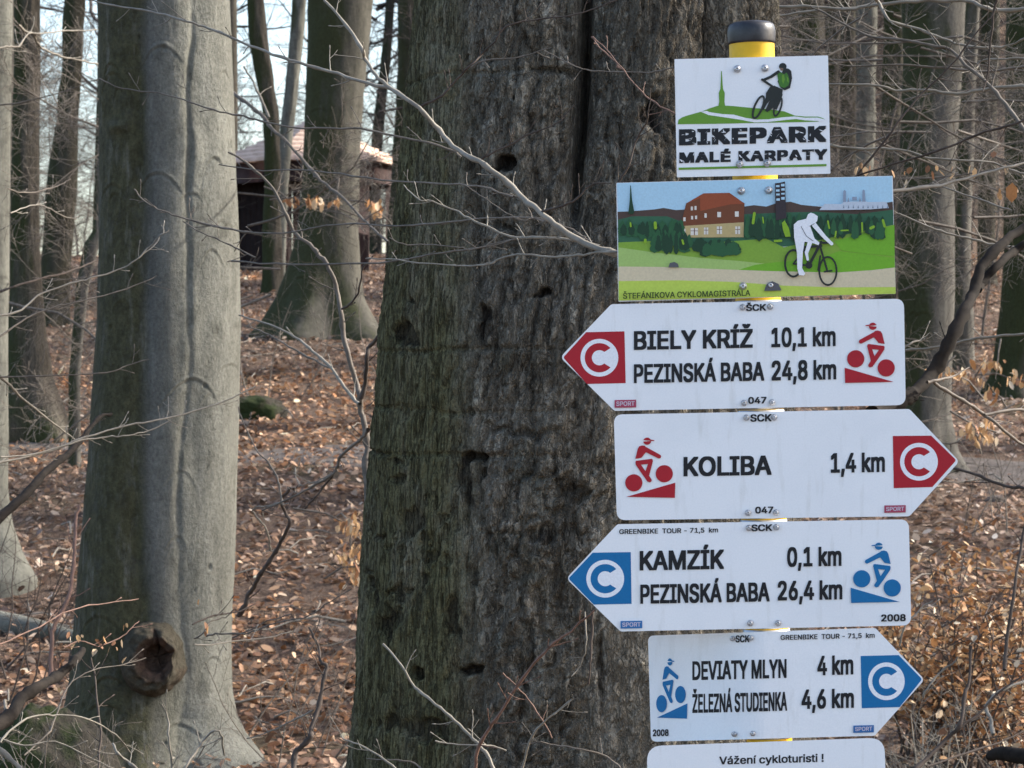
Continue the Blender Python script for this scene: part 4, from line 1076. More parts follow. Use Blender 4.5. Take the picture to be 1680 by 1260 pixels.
S.shape('light_firs', [capsule(a, b, w_) for a, b, w_ in (((832, 245), (824, 300), 8), ((262, 300), (264, 328), 9), ((418, 400), (424, 420), 6), ((950, 404), (985, 402), 7), ((1500, 330), (1516, 322), 8), ((1570, 285), (1580, 320), 7), ((1254, 290), (1262, 330), 5), ((1450, 300), (1452, 350), 5), ((1330, 344), (1370, 342), 4), ((880, 268), (884, 300), 4), ((205, 398), (205, 408), 8), ((120, 300), (122, 320), 5), ((1300, 350), (1296, 380), 5))] + [[(990, 300), (1005, 285), (1030, 330), (1040, 378), (1010, 380), (996, 340)]], TG3, fr=z)
# lookout tower and spire
S.shape('spire', [[(119, 85), (123, 85), (130, 170), (142, 236), (136, 250), (108, 246), (116, 170)]], TG, fr=z)
twr = S.shape('lookout_tower', [[(950, 72), (975, 70), (1008, 62), (1012, 180), (1016, 272), (955, 286)]], print_mat('tower_print', (.035, .025, .03)), fr=z)
S.shape('tower_gaps', [[(x, y), (x + 20, y - 1), (x + 20, y + h), (x, y + h)] for x, y, h in ((956, 84, 10), (985, 76, 14), (956, 108, 12), (986, 102, 12), (957, 132, 10), (986, 128, 9), (958, 160, 12), (986, 152, 14))], SKYB, twr, fr=z)
cst = S.shape('castle', [[(1205, 226), (1235, 190), (1330, 192), (1345, 178), (1470, 176), (1484, 180), (1590, 178), (1604, 214), (1500, 222), (1320, 226)]], CST, fr=z)
S.shape('castle_towers', [[(1340, 180), (1342, 118), (1350, 110), (1358, 118), (1358, 180)], [(1452, 178), (1452, 114), (1459, 108), (1466, 114), (1470, 178)], [(1366, 180), (1372, 152), (1378, 180)], [(1432, 178), (1438, 150), (1444, 178)], [(1394, 170), (1394, 150), (1420, 150), (1420, 170)]], print_mat('tower_grey_print', (.26, .31, .40)), cst, fr=z)
S.shape('castle_lines', [[(x, 216), (x + 4, 196), (x + 9, 216)] for x in range(1340, 1600, 28)], print_mat('line_grey_print', (.20, .26, .33)), cst, fr=z)
S.shape('boulder', [[(338, 555), (346, 530), (372, 524), (392, 534), (398, 555)]], GRY, fr=z); S.shape('boulder', [[(888, 690), (900, 655), (934, 634), (970, 650), (988, 688)]], GRY, fr=z)
# bicycle and rider
bk = S.shape('bicycle', ring(1056, 532, 54, 82, 0, 12) , DK, fr=z); S.shape('wheel', ring(1254, 576, 55, 86, 0, 11), DK, bk, fr=z)
S.shape('frame', [capsule((1120, 438), (1215, 432), 7)], DK, bk, fr=z); S.shape('frame', [capsule((1215, 410), (1145, 545), 8)], DK, bk, fr=z); S.shape('frame', [capsule((1208, 430), (1250, 574), 6)], DK, bk, fr=z); S.shape('frame', [capsule((1056, 534), (1120, 450), 5)], DK, bk, fr=z)
S.shape('frame', [capsule((1056, 534), (1145, 545), 5)], DK, bk, fr=z); S.shape('frame', [capsule((1115, 445), (1145, 545), 6)], DK, bk, fr=z); S.shape('crank', [disc(1145, 543, 20)], DK, bk, fr=z); S.shape('handlebar', [capsule((1205, 414), (1270, 414), 6)], DK, bk, fr=z); S.shape('frame', [capsule((1235, 580), (1276, 574), 5)], DK, bk, fr=z); S.shape('frame', [capsule((1198, 570), (1210, 490), 5)], DK, bk, fr=z)
rd = S.shape('white_rider', [[(1058, 310), (1080, 288), (1130, 276), (1140, 250), (1156, 241), (1176, 248), (1196, 262), (1192, 290), (1176, 306), (1152, 318), (1178, 390), (1206, 414), (1200, 428), (1168, 416), (1120, 408), (1110, 470), (1106, 560), (1124, 592), (1116, 602), (1088, 600), (1078, 560), (1076, 470), (1060, 380)]], WHT, fr=z)
S.shape('arm', [capsule((1176, 312), (1234, 380), 14, 11)], WHT, rd, fr=z); S.shape('arm', [capsule((1234, 380), (1276, 420), 11, 9)], WHT, rd, fr=z); S.shape('leg', [capsule((1150, 415), (1132, 470), 13, 10)], WHT, rd, fr=z); S.shape('leg', [capsule((1130, 468), (1138, 510), 9, 7)], WHT, rd, fr=z)
S.shape('outline', [capsule((1100, 320), (1130, 375), 1.6), capsule((1130, 375), (1170, 404), 1.6), capsule((1150, 318), (1176, 304), 1.6)], GRY, rd, fr=z)
S.text('ŠTEFÁNIKOVA CYKLOMAGISTRÁLA', 1022, 1231, 490.3, 9.6, print_mat('olive_print', (.045, .075, .012)), .022)
hexbolts(S, [(1216, 313), (1261, 312), (1219, 469.5), (1264.5, 468)], 4.2)

def std_text(S, lst):
    for t in lst: S.text(*t[:5], BLK, t[5] if len(t) > 5 else .031)
# 3: red arrow to the left
S = Sign('arrow_sign', 'upper white arrow sign pointing left with red tip, BIELY KRÍŽ and PEZINSKÁ BABA', [(919, 586), (1003, 499), (1483, 490), (1486, 664.5), (1008, 674)], [9, 8, 15, 15, 8], 1.1, M['plate'], group='arrow signs on the post')
cmark(S, [(924, 586.5), (961.5, 545), (1024.5, 543.5), (1026.5, 628.5), (963, 630)], [4, 0, 0, 0, 0], (983.4, 586.9), 31, RED)
std_text(S, [('BIELY KRÍŽ', 1040, 1235, 574.2, 31), ('10,1 km', 1265.5, 1371, 569.8, 32), ('PEZINSKÁ BABA', 1040, 1254, 628.6, 31), ('24,8 km', 1266, 1372, 624.4, 32.5), ('ŠCK', 1224, 1257, 510.3, 11), ('047', 1227.5, 1257.5, 662.5, 11)])
cyclist(S, pfr(1200, 480, 5.6), RED); sport(S, 1008.3, 656, 1043.7, 668.7, RED2)
hexbolts(S, [(1218.5, 504), (1263.5, 503), (1221, 661), (1266.5, 660)], 3.4)
# 4: red arrow to the right
S = Sign('arrow_sign', 'white arrow sign pointing right with red tip, reading KOLIBA 1,4 km', [(1007, 680), (1492, 671), (1574, 757), (1492, 847), (1012, 853.5)], [15, 8, 9, 8, 15], 1.0, M['plate'], group='arrow signs on the post')
z6 = pfr(1280, 660, 5.25)
cmark(S, [z6(970, 290), z6(1300, 287), z6(1517, 498), z6(1310, 730), z6(978, 740)], [0, 0, 4, 0, 0], z6(1195, 512), 31, RED)
std_text(S, [('KOLIBA', 1121.4, 1266, 781.6, 32), ('1,4 km', 1363, 1451.8, 775.8, 32.4), ('SCK', 1231, 1266, 691.8, 12), ('047', 1239, 1268.7, 842.5, 11)])
cyclist(S, lambda x, y: (1000 + (1645 - x) / 5.6, 660 + (y + 48) / 5.6), RED); sport(S, 1450.9, 829, 1486, 841, RED2)
hexbolts(S, [(1224.6, 685), (1270, 684.6), (1227.3, 841.3), (1273.2, 840.7)], 3.4)
# 5: blue arrow to the left
z7 = pfr(920, 850, 5.25)
S = Sign('arrow_sign', 'white arrow sign pointing left with blue tip, KAMZÍK above PEZINSKÁ BABA', [(929, 949), (1013, 860), (1491, 852), (1495, 1026), (1018, 1036)], [9, 8, 15, 15, 8], 1.05, M['plate'], group='arrow signs on the post')
cmark(S, [z7(66, 520), z7(275, 298), z7(603, 293), z7(610, 738), z7(285, 745)], [4, 0, 0, 0, 0], z7(383, 522), 31, BLU)
std_text(S, [('GREENBIKE  TOUR - 71,5  km', 1016, 1178, 876.3, 8, .02), ('KAMZÍK', 1049.5, 1188, 936, 32), ('PEZINSKÁ BABA', 1050.5, 1262.8, 990.6, 31.5), ('0,1 km', 1291.4, 1380.6, 930, 32), ('26,4 km', 1276, 1382, 985.3, 32), ('SCK', 1232.8, 1267, 871.6, 11), ('2008', 1445.7, 1486, 1019.7, 11.5)])
cyclist(S, lambda x, y: (1200 + x / 5.6 + 9.9, 480 + y / 5.6 + 361), BLU); sport(S, 1018.1, 1018.6, 1053.7, 1031, print_mat('badge_blue_print', (.03, .16, .40)))
hexbolts(S, [(1228.5, 866), (1273.5, 865), (1231, 1022.3), (1276.6, 1022.3)], 3.4)
# 6: blue arrow to the right, its left end bent back round the post
za, zb = pfr(1040, 1020, 5.25), pfr(1260, 1020, 5.25)
S = Sign('arrow_sign', 'lowest arrow sign pointing right with blue tip, DEVIATY MLYN, left end bent backwards', [(1063, 1043), (1436, 1030), (1517, 1115), (1435, 1207), (1068, 1217)], [10, 8, 9, 8, 10], 1.4, M['plate'], bend=(1232, .80), group='arrow signs on the post', dd=.002)
cmark(S, [zb(798, 295), zb(1125, 287), zb(1327, 495), zb(1135, 735), zb(808, 745)], [0, 0, 4, 0, 0], zb(1020, 513), 30, BLU, 31)
std_text(S, [('DEVIATY MLYN', 1135.8, 1290.5, 1116, 31), ('ŽELEZNÁ STUDIENKA', 1135.8, 1291.4, 1169.8, 31), ('4 km', 1341, 1400, 1108, 32), ('4,6 km', 1315, 1401, 1163.3, 32), ('GREENBIKE  TOUR - 71,5  km', 1280.6, 1435, 1050, 8, .02), ('SCK', 1206.7, 1229.5, 1054, 11.5), ('2008', 1071, 1096.8, 1208, 11)])
cyclist(S, lambda x, y: (1085.3 + (1453.9 - (1200 + x / 5.6)) * .62, (480 + y / 5.6) - 603.6 + 1154.5), BLU); sport(S, 1400, 1190, 1433.7, 1202, print_mat('badge_blue_print', (.03, .14, .36)))
hexbolts(S, [(1201.5, 1047.6), (1231.5, 1046.7), (1204.2, 1204.4), (1234.7, 1203.4)], 2.9)
# 7: notice board, only its top in the picture
S = Sign('notice_sign', 'rounded white notice board at the bottom edge beginning Vážení cykloturisti !', [(1061, 1224), (1451, 1210), (1458, 1450), (1067, 1462)], [26, 26, 26, 26], 1.5, M['plate'])
S.text('Vážení cykloturisti !', 1180, 1351.4, 1254.3, 13, BLK, .022)

# post with its black cap
def post():
    e = empty('signpost', P(1240, 600, 5.048), 'yellow round post with a black cap carrying all the signs', 'post', ry=-R(1.45))
    rad = 37.5 * KP
    T = Tubes(); c = e.location
    zt = (600 - 64) * KP
    x0 = (1233 - 1240) * KP + math.tan(R(1.45)) * zt
    T.add([(x0, 0, zt), (x0, 0, zt - .0005), (x0 + .0, 0, -2.1)], [rad, rad, rad], 48)
    T.build('pole', plain('yellow_paint', (.72, .42, .006), .45, .4, .08, sc=40), e)
    T = Tubes(); y0, y1 = (600 - 67.5) * KP, (600 - 29.5) * KP; h = y1 - y0
    pr = [(0, .97), (0, 1.03), (.10, 1.05), (.50, 1.065), (.72, 1.04), (.86, .97), (.95, .80), (.99, .55), (1, .02)]
    T.add([(x0, 0, y0 + h * a + (1e-4 if k == 1 else 0)) for k, (a, b) in enumerate(pr)], [rad * b for a, b in pr], 48)
    n = NM('black_rubber_cap', .42, .5); v = n.noise(35, (1, 1, 1), 4)
    n.color(n.ramp(v, [(.4, (.010, .010, .013)), (.7, (.035, .035, .04))])); n.bump(v, .001)
    T.build('cap', n.m, e)
    for py in (113, 268, 312, 469, 504, 661, 685, 841, 866, 1022, 1047, 1204):     # clamp bands behind each pair of bolts
        T = Tubes(); z_ = (600 - py) * KP
        T.add([(x0, 0, z_ - .012), (x0, 0, z_ - .0119), (x0, 0, z_ + .012), (x0, 0, z_ + .0121)], [rad, rad * 1.035, rad * 1.035, rad], 32); T.build('clamp_band', STEEL, e)
post()
print('signs done')

# ------------------------------------------------------------ branches and stems in front, traced from the photograph and set at their own distances
def zz(ox, oy, sc, pts): return [(ox + x / sc, oy + y / sc) for x, y in pts]
bseed = [0]
def branch(label, pts, r0, r1, d0, d1=None, mat='twig', tw=0, twl=(14, 42), name='branch', cat='branch', leafpos=None, twm=None, side=0, group='branches crossing the picture', sub=1, jit=.5, buds=True, ext=None):
    """pts in photo px, radii in photo px at its distance"""
    bseed[0] += 1; rr = random.Random(bseed[0] * 13 + 5)
    d1 = d1 or d0; L = len(pts)
    dist = np.cumsum([0] + [math.hypot(pts[k + 1][0] - pts[k][0], pts[k + 1][1] - pts[k][1]) for k in range(L - 1)]); dist = dist / dist[-1]
    p3 = [P(x + rr.gauss(0, jit), y + rr.gauss(0, jit), d0 + (d1 - d0) * dist[k] + rr.gauss(0, .012) * (0 < k < L - 1)) for k, (x, y) in enumerate(pts)]
    if ext: p3.append(Vector(ext))
    cp = catmull(p3, 4); n_ = len(cp)
    for q in range(1, n_ - 1): cp[q] = np.array(cp[q]) + np.array([rr.gauss(0, 1), rr.gauss(0, 1), rr.gauss(0, 1)]) * (.6 + .015 * max(r0, r1)) * d0 / F
    ts = np.linspace(0, 1, n_)
    dm = (d0 + d1) / 2; kk = dm / F
    rad = np.interp(ts, [0, 1], [r0 * kk, r1 * kk]) * (1 + .10 * np.sin(ts * 40 + bseed[0]) * np.array([rr.random() for _ in ts]))
    rad = rad * (1 + .28 * (np.array([rr.random() for _ in ts]) > .82))
    T = Tubes(); T.add(cp, rad, 8 if max(r0, r1) > 3 else 6)
    tipv = []
    for q in range(tw):
        t = .06 + .9 * (q + rr.random()) / tw; i = min(int(t * (n_ - 1)), n_ - 2)
        p = np.array(cp[i]); tg = np.array(cp[i + 1]) - p; tg /= np.linalg.norm(tg) + 1e-9
        if r1 > r0: tg = -tg      # twigs lean away from the thick end
        sgn = side if side else (1 if (q % 2) else -1)
        a = sgn * rr.uniform(.5, 1.05); dr = np.array([tg[0] * math.cos(a) - tg[2] * math.sin(a), tg[1] + rr.gauss(0, .3), tg[0] * math.sin(a) + tg[2] * math.cos(a)])
        ln = rr.uniform(*twl) * kk; pp = [p]
        for s_ in range(5):
            dr = dr + np.array([rr.gauss(0, .09), rr.gauss(0, .09), rr.gauss(0, .08) + .03]); dr /= np.linalg.norm(dr); pp.append(pp[-1] + dr * ln / 5)
        rb = min(rad[i] * .5, 1.15 * kk)
        T.add(pp, np.linspace(rb, .5 * kk, 6), 4)
        if buds: T.add([pp[-1], pp[-1] + dr * 2 * kk, pp[-1] + dr * 6 * kk, pp[-1] + dr * 8 * kk], np.array([.5, 1.15, .95, .1]) * kk, 5)
        if ln > 26 * kk and rr.random() < .75:
            i2 = rr.randint(1, 3); a2 = rr.choice((-1, 1)) * rr.uniform(.5, 1); d2 = np.array([dr[0] * math.cos(a2) - dr[2] * math.sin(a2), dr[1], dr[0] * math.sin(a2) + dr[2] * math.cos(a2)])
            T.add([pp[i2], pp[i2] + d2 * ln * .2, pp[i2] + d2 * ln * .42 + np.array([0, 0, .004])], [rb * .7, .5 * kk, .4 * kk], 4)
    o = T.build(name, M[mat], None, origin=tuple(cp[0]))
    tag(o, label, cat, group)
    return o, cp
Z1 = lambda p: zz(0, 0, 3, p); Z4 = lambda p: zz(0, 400, 2.864, p); Z5 = lambda p: zz(0, 820, 2.864, p); Z6 = lambda p: zz(360, 0, 3, p); Z7 = lambda p: zz(360, 400, 3, p); Z8 = lambda p: zz(360, 820, 2.864, p)
A = lambda p: zz(560, 0, 3, p); B = lambda p: zz(600, 400, 2.864, p); C_ = lambda p: zz(560, 820, 2.864, p); D_ = lambda p: zz(1320, 0, 3, p); E_ = lambda p: zz(1440, 400, 2.864, p); G_ = lambda p: zz(1440, 820, 2.864, p); H_ = lambda p: zz(900, 0, 4.2, p)
# over the old trunk
branch('long sunlit branch slanting down from the top to the left edge of the picture sign', [(520, -30), (532, 0), (560, 30), (593, 80), (600, 97), (617, 123), (643, 147), (687, 177), (720, 213), (753, 247), (787, 265), (827, 295), (853, 320), (883, 347), (917, 373), (950, 395), (1000, 413), (1060, 430), (1150, 450)], 2.1, 6.0, 5.75, 5.16, 'twigpale', 16, (20, 60))
branch('thin branch from the top left that joins the long sunlit branch', [(120, -6), (153, 2), (200, 10), (260, 22), (300, 33), (333, 43), (370, 58), (410, 75), (460, 93), (493, 103), (543, 117), (593, 133), (643, 147)], 1.2, 2.8, 6.3, 5.68, 'twigpale', 12, (18, 50))
branch('thin branch sweeping across the double beech to the middle of the old trunk', [(163, 128), (200, 145), (260, 153), (300, 163), (350, 180), (393, 188), (427, 198), (477, 208), (560, 212), (593, 212), (643, 222), (693, 232), (743, 247), (757, 258)], 1.0, 2.0, 6.2, 5.8, 'twig', 12, (16, 45))
branch('dark side shoot rising right from the long sunlit branch to the top', [(688, 175), (727, 155), (742, 137), (773, 107), (793, 87), (813, 67), (833, 43), (893, 30), (943, 23), (1000, 5), (1030, -8)], 1.9, .9, 5.62, 5.4, 'twigdark', 9, (22, 42), side=1)
branch('small shoot with pale buds branching off beside the dark side shoot', [(773, 110), (793, 100), (860, 93), (887, 83), (905, 78)], 1.2, .7, 5.5, 5.4, 'twig', 3, (12, 25))
branch('shoot rising from the middle of the long sunlit branch towards the upper right', [(787, 264), (807, 250), (843, 233), (867, 220), (913, 203), (943, 172)], 1.7, .8, 5.5, 5.35, 'twigdark', 6, (18, 40), side=1)
branch('short shoot off the long sunlit branch left of the sign stack', [(887, 347), (933, 333), (950, 322), (970, 303), (1003, 300)], 2.2, 1.0, 5.35, 5.25, 'twigdark', 5, (18, 40), side=1)
branch('upright dark shoot with red tips beside the topmost sign', [(1012, 310), (1017, 295), (1031, 274), (1043, 233), (1057, 205), (1064, 186), (1067, 143)], 2.0, .9, 5.2, 5.15, 'twigdark', 9, (22, 42))
branch('straight diagonal twig running into the left edge of the topmost sign', [(973, 60), (1002, 90), (1043, 138), (1067, 162), (1107, 186), (1180, 215)], .9, 1.4, 5.4, 5.15, 'twigred', 4, (12, 30))
branch('sagging twig with pale buds left of the topmost sign', [(893, 84), (943, 108), (971, 115), (1031, 119), (1067, 117), (1106, 111), (1160, 104)], .9, 1.2, 5.5, 5.2, 'twig', 6, (9, 20))
branch('pale wavy branch from the old trunk to the picture sign', [(663, 303), (687, 327), (710, 330), (747, 345), (770, 358), (810, 377), (850, 390), (903, 390), (950, 397), (985, 405)], 1.0, 2.6, 5.75, 5.4, 'twigpale', 9, (14, 38))
branch('nearly level twig crossing the old trunk at the height of the topmost sign base', [(360, 270), (430, 280), (500, 280), (560, 285), (650, 297), (737, 302), (793, 308), (843, 322)], 1.0, 1.6, 6.6, 5.5, 'twig', 10, (14, 40))
branch('long thin branch crossing both trunks above the leaf bank', [(330, 366), (360, 373), (403, 380), (460, 383), (560, 368), (637, 370), (693, 368), (780, 360), (850, 357), (893, 362), (930, 376)], 1.1, 1.7, 6.9, 5.4, 'twig', 14, (14, 40))
branch('dark thin branch from the left meeting the picture sign level with its cyclist', [(380, 428), (480, 433), (600, 431), (670, 424), (715, 416), (775, 409), (810, 400), (850, 392)], 1.6, 1.3, 6.4, 5.6, 'twig', 10, (14, 38))
branch('forked pale twig left of the picture sign', [(600, 424), (635, 424), (705, 433), (760, 436), (802, 433), (816, 426), (851, 417), (897, 421), (949, 419), (980, 414), (1030, 412)], 1.0, 2.0, 5.9, 5.2, 'twigpale', 10, (12, 30))
branch('twig looping under the long sunlit branch', A([(610, 910), (680, 960), (760, 1010), (830, 1060), (900, 1090), (960, 1070), (1060, 1110), (1140, 1130), (1200, 1170), (1240, 1190)]), .8, 1.4, 5.6, 5.3, 'twig', 6, (12, 30))
branch('fine twig above the forked pale twig', A([(240, 1170), (300, 1200), (420, 1205), (560, 1215), (640, 1225), (760, 1205), (840, 1180)]), .9, 1.0, 5.8, 5.6, 'twig', 6, (12, 30))
branch('fine red-tipped twig in the bark shadow high on the old trunk', A([(1230, 180), (1270, 230), (1330, 290), (1400, 360)]), 1.1, .8, 5.5, 5.4, 'twigred', 2, (12, 20))
# between the two big trees
branch('thick dark branch slanting down through the middle gap', Z6([(20, 420), (110, 490), (200, 560), (260, 630), (350, 720), (430, 810), (500, 890), (600, 970), (680, 1050), (740, 1110), (830, 1190)]), 3.4, 1.6, 13.2, 10.5, 'twig', 18, (20, 60), sub=1)
branch('short stem dropping onto the thick dark branch', Z6([(120, 330), (155, 390), (185, 450), (225, 520), (245, 580)]), 1.4, 2.6, 12.7, 12.5, 'twigpale', 4, (16, 40))
sapl, _ = branch('forked young beech stem standing left of the old trunk', [(606, 1010), (607, 900), (602, 767), (603, 733), (598, 700), (592, 670), (590, 650), (587, 633), (573, 590), (562, 543), (560, 510), (552, 477), (540, 440), (520, 413), (497, 392), (480, 377), (467, 347), (447, 310), (427, 287), (397, 262), (375, 250)], 6.2, 1.6, 7.3, 7.6, 'twig', 14, (18, 55), name='sapling', cat='sapling', group=None)
def limb(parent, pts, r0, r1, d0, d1, mat, tw=0, twl=(14, 40), name='limb'):
    o, cp = branch('', pts, r0, r1, d0, d1, mat, tw, twl, name)
    for k in ('label', 'category', 'group'):
        if k in o.keys(): del o[k]
    w_ = Vector(o.location); o.parent = parent; o.location = w_ - Vector(parent.location); return o
limb(sapl, [(592, 655), (600, 625), (602, 587), (608, 567), (627, 547), (650, 530)], 3.8, 3.0, 7.3, 7.2, 'twigdark', 2)
limb(sapl, [(590, 662), (583, 658), (560, 627), (540, 600), (513, 577), (483, 553), (443, 533), (400, 520), (392, 517)], 3.0, 1.3, 7.3, 7.9, 'twigpale', 7, (14, 40))
limb(sapl, [(540, 603), (493, 580), (460, 560), (427, 543), (400, 536)], 1.9, .9, 7.5, 7.9, 'twig', 5, (14, 35))
limb(sapl, [(560, 507), (577, 497), (590, 473), (598, 437), (612, 420)], 2.0, 1.0, 7.35, 7.2, 'twigdark', 3)
limb(sapl, [(604, 704), (590, 722), (560, 747), (553, 767), (547, 777), (510, 800), (473, 820), (430, 838)], 3.0, 1.3, 7.3, 7.6, 'twig', 6, (14, 40))
limb(sapl, [(556, 765), (530, 800), (517, 816), (500, 835)], 1.8, 1.2, 7.4, 7.5, 'twigdark', 2)
branch('dark curved stem lying over the leaves between the trunks', Z8([(330, -50), (295, 0), (310, 60), (335, 100), (300, 180), (265, 240), (230, 300), (185, 360), (160, 410), (135, 450), (120, 500), (90, 545)]), 2.4, 4.2, 9.2, 9.6, 'twigdark', 5, (20, 50), name='stem', cat='stem')
branch('zigzag dark young stem rising from the bottom edge between the trunks', Z8([(350, 1300), (350, 1200), (390, 1160), (430, 1110), (430, 1080), (465, 980), (480, 900), (490, 830), (505, 780), (475, 760), (470, 700), (440, 640), (420, 600)]), 5.0, 1.6, 8.0, 8.2, 'twigdark', 9, (22, 60), name='stem', cat='stem')
branch('fine branch fanning right from the knot over the bare patch', Z8([(-60, 640), (0, 632), (130, 625), (240, 590), (340, 560), (420, 545), (520, 480), (620, 420)]), 1.6, .9, 9.0, 8.6, 'twig', 8, (18, 50))
branch('second fine branch just below the fanning one', Z8([(60, 650), (150, 610), (230, 570), (340, 540)]), 1.2, .8, 9.0, 8.8, 'twig', 5, (16, 40))
branch('hooked pale shoot above the dark curved stem', Z8([(240, 240), (235, 180), (200, 110), (160, 60), (170, 35), (230, 30), (290, 10)]), 1.6, 1.0, 9.3, 9.1, 'twigpale', 3)
branch('low twig over the leaves joining the zigzag stem', Z8([(130, 1120), (230, 1090), (300, 1060), (380, 1020), (440, 990)]), 1.0, 1.8, 8.2, 8.0, 'twigpale', 4)
branch('thin upright twig against the leaf bank', Z7([(95, 800), (110, 860), (150, 950), (190, 1020), (240, 1080), (280, 1150), (300, 1220), (310, 1290)]), 1.0, 1.8, 9.4, 9.2, 'twig', 4)
branch('small crooked twig on the leaf bank left of the old trunk', Z7([(375, 1100), (380, 1150), (400, 1190), (440, 1180), (520, 1150), (600, 1090)]), 1.0, 1.2, 9.4, 9.2, 'twigpale', 3)
# over the double beech
branch('broken dark branch rising to the left flank of the double beech', [(-40, 880), (0, 848), (38, 815), (70, 780), (101, 753), (128, 728), (140, 712), (150, 700), (166, 684), (182, 679)], 8.5, 2.6, 8.2, 9.2, 'limb', 3)
branch('long pale twig crossing the lower double beech from the left edge', Z4([(-60, 1040), (0, 1030), (200, 980), (400, 910), (600, 850), (740, 830), (900, 790), (1050, 740), (1200, 670)]), 1.9, 1.2, 8.0, 8.6, 'twigpale', 12, (18, 48))
branch('shorter parallel twig just below the long pale twig', Z4([(0, 1000), (150, 990), (380, 925), (500, 905), (600, 905), (700, 880), (800, 830)]), 1.6, .9, 8.0, 8.4, 'twigpale', 6)
branch('dark gently rising branch at the left edge above the slope', Z4([(-60, 230), (0, 220), (200, 160), (300, 140), (380, 110), (490, 60)]), 2.0, 1.2, 11.8, 13.2, 'twigdark', 6)
branch('pale sickle-shaped twig rising over the double beech', Z4([(-40, 350), (0, 340), (100, 310), (180, 240), (330, 190), (430, 160), (560, 120), (630, 80), (720, 10), (760, -50)]), 1.8, .9, 8.1, 8.5, 'twigpale', 9)
branch('fine level twig on the mossy flank of the double beech', Z4([(0, 435), (130, 350), (250, 300), (380, 270), (600, 210), (740, 150)]), 1.5, .8, 8.1, 8.4, 'twig', 7)
branch('faint drooping twig halfway up the left trunks', Z4([(-30, 628), (0, 625), (200, 620), (500, 605), (600, 575), (700, 545)]), 1.4, .8, 8.3, 8.5, 'twig', 6)
branch('pale twig sloping down right beside the mossy trunk foot', Z4([(0, 625), (60, 680), (120, 740), (250, 840), (350, 920)]), 2.8, 1.3, 8.4, 8.8, 'twigpale', 6)
branch('pale branch with side shoots near the top left corner', Z1([(90, 120), (130, 155), (165, 165), (190, 215), (220, 245), (300, 275), (400, 300), (490, 315), (600, 325)]), 2.2, 1.3, 12.6, 13.3, 'twigpale', 7, (20, 50))
branch('light wavy twig under the top left corner', Z1([(-20, 240), (40, 228), (90, 225), (140, 165), (200, 162), (330, 155), (430, 148), (505, 143), (600, 130)]), 1.5, 1.0, 12.4, 13.3, 'twigpale', 6)
branch('slanting twig low on the pale half of the double beech', Z1([(660, 930), (700, 980), (760, 1020), (850, 1055), (950, 1090), (1080, 1120), (1190, 1140), (1290, 1150)]), 1.1, 1.8, 7.4, 7.2, 'twig', 8)
branch('twig crossing the pale stem of the double beech under a wrinkle', Z1([(900, 1090), (1000, 1150), (1080, 1180), (1180, 1230), (1260, 1270)]), .9, 1.4, 7.4, 7.2, 'twig', 4)
branch('short upcurved twig on the grey middle of the double beech', Z1([(680, 1270), (740, 1210), (790, 1160), (830, 1130)]), 1.4, .8, 7.6, 7.6, 'twigpale', 2)
branch('level twigs fanning over the dark trunk at the far left', Z1([(40, 930), (110, 950), (200, 940), (300, 910), (350, 880)]), 1.2, .8, 9.0, 9.4, 'twig', 6)
branch('low twig over the dark trunk at the far left', Z1([(50, 1050), (150, 1010), (230, 1020), (310, 1060), (380, 1080)]), 1.2, .8, 9.0, 9.4, 'twigpale', 6)
# bottom left
branch('thick broken dark branch pointing at the knot from the bottom left corner', [(-40, 1212), (0, 1187), (21, 1169), (35, 1145), (63, 1127), (91, 1110), (115, 1092), (127, 1078), (136, 1066)], 13, 5.5, 7.0, 7.6, 'limb', 2, jit=.2)
branch('upright brown stem left of the double beech foot', [(84, 1130), (84, 1099), (84, 1043), (91, 1026), (112, 981), (120, 935), (123, 900), (126, 858), (130, 830)], 4.2, 2.6, 8.2, 8.6, 'twigred', 5, (20, 55), name='stem', cat='stem')
branch('thin reddish twig with a pale bud in front of the mossy trunk foot', [(-20, 1064), (0, 1057), (63, 1029), (115, 1002), (175, 989), (227, 982)], 1.5, .9, 7.2, 7.8, 'twigred', 4)
branch('arched pale twig across the bottom left', [(0, 1218), (17, 1197), (52, 1176), (87, 1173), (133, 1176), (175, 1197), (195, 1211), (215, 1236)], 1.8, 1.2, 6.8, 7.2, 'twigpale', 8)
branch('pale upright twig below the knot', [(283, 1270), (283, 1253), (276, 1211), (276, 1183), (264, 1155)], 2.2, 1.4, 7.0, 7.0, 'twigpale', 3)
branch('stout pale broken twig at the foot of the double beech', [(240, 1275), (220, 1258), (205, 1246), (192, 1235), (185, 1221)], 3.0, 2.0, 6.8, 6.8, 'twigpale', 2)
branch('bent pale twig right of the knot stem at the bottom', [(300, 1275), (304, 1260), (321, 1235), (335, 1214), (349, 1200), (363, 1204), (368, 1240)], 2.2, 1.4, 7.0, 7.1, 'twigpale', 3)
branch('twig reaching the right rim of the knot', [(318, 1057), (345, 1058), (380, 1052), (440, 1045), (480, 1035)], 1.4, 1.0, 8.2, 8.6, 'twigpale', 5)
branch('dark twig rising right from the knot', [(315, 1024), (350, 1010), (385, 1005), (420, 990)], 1.4, 1.1, 8.3, 8.6, 'twigdark', 3)
branch('dark vertical twig through the brush under the dark branch', [(162, 1270), (164, 1200), (158, 1150), (156, 1110), (150, 1080)], 2.2, 1.2, 7.4, 7.6, 'twigdark', 6)
branch('pale diagonal stick at the very bottom left corner', [(-10, 1222), (20, 1248), (45, 1275)], 4.2, 3.4, 6.5, 6.5, 'twigpale', 1)
branch('low twigs crossing the bottom left brush', [(-10, 1208), (40, 1222), (90, 1216), (140, 1240), (190, 1262)], 1.6, 1.0, 6.9, 7.0, 'twigpale', 9, (14, 40))
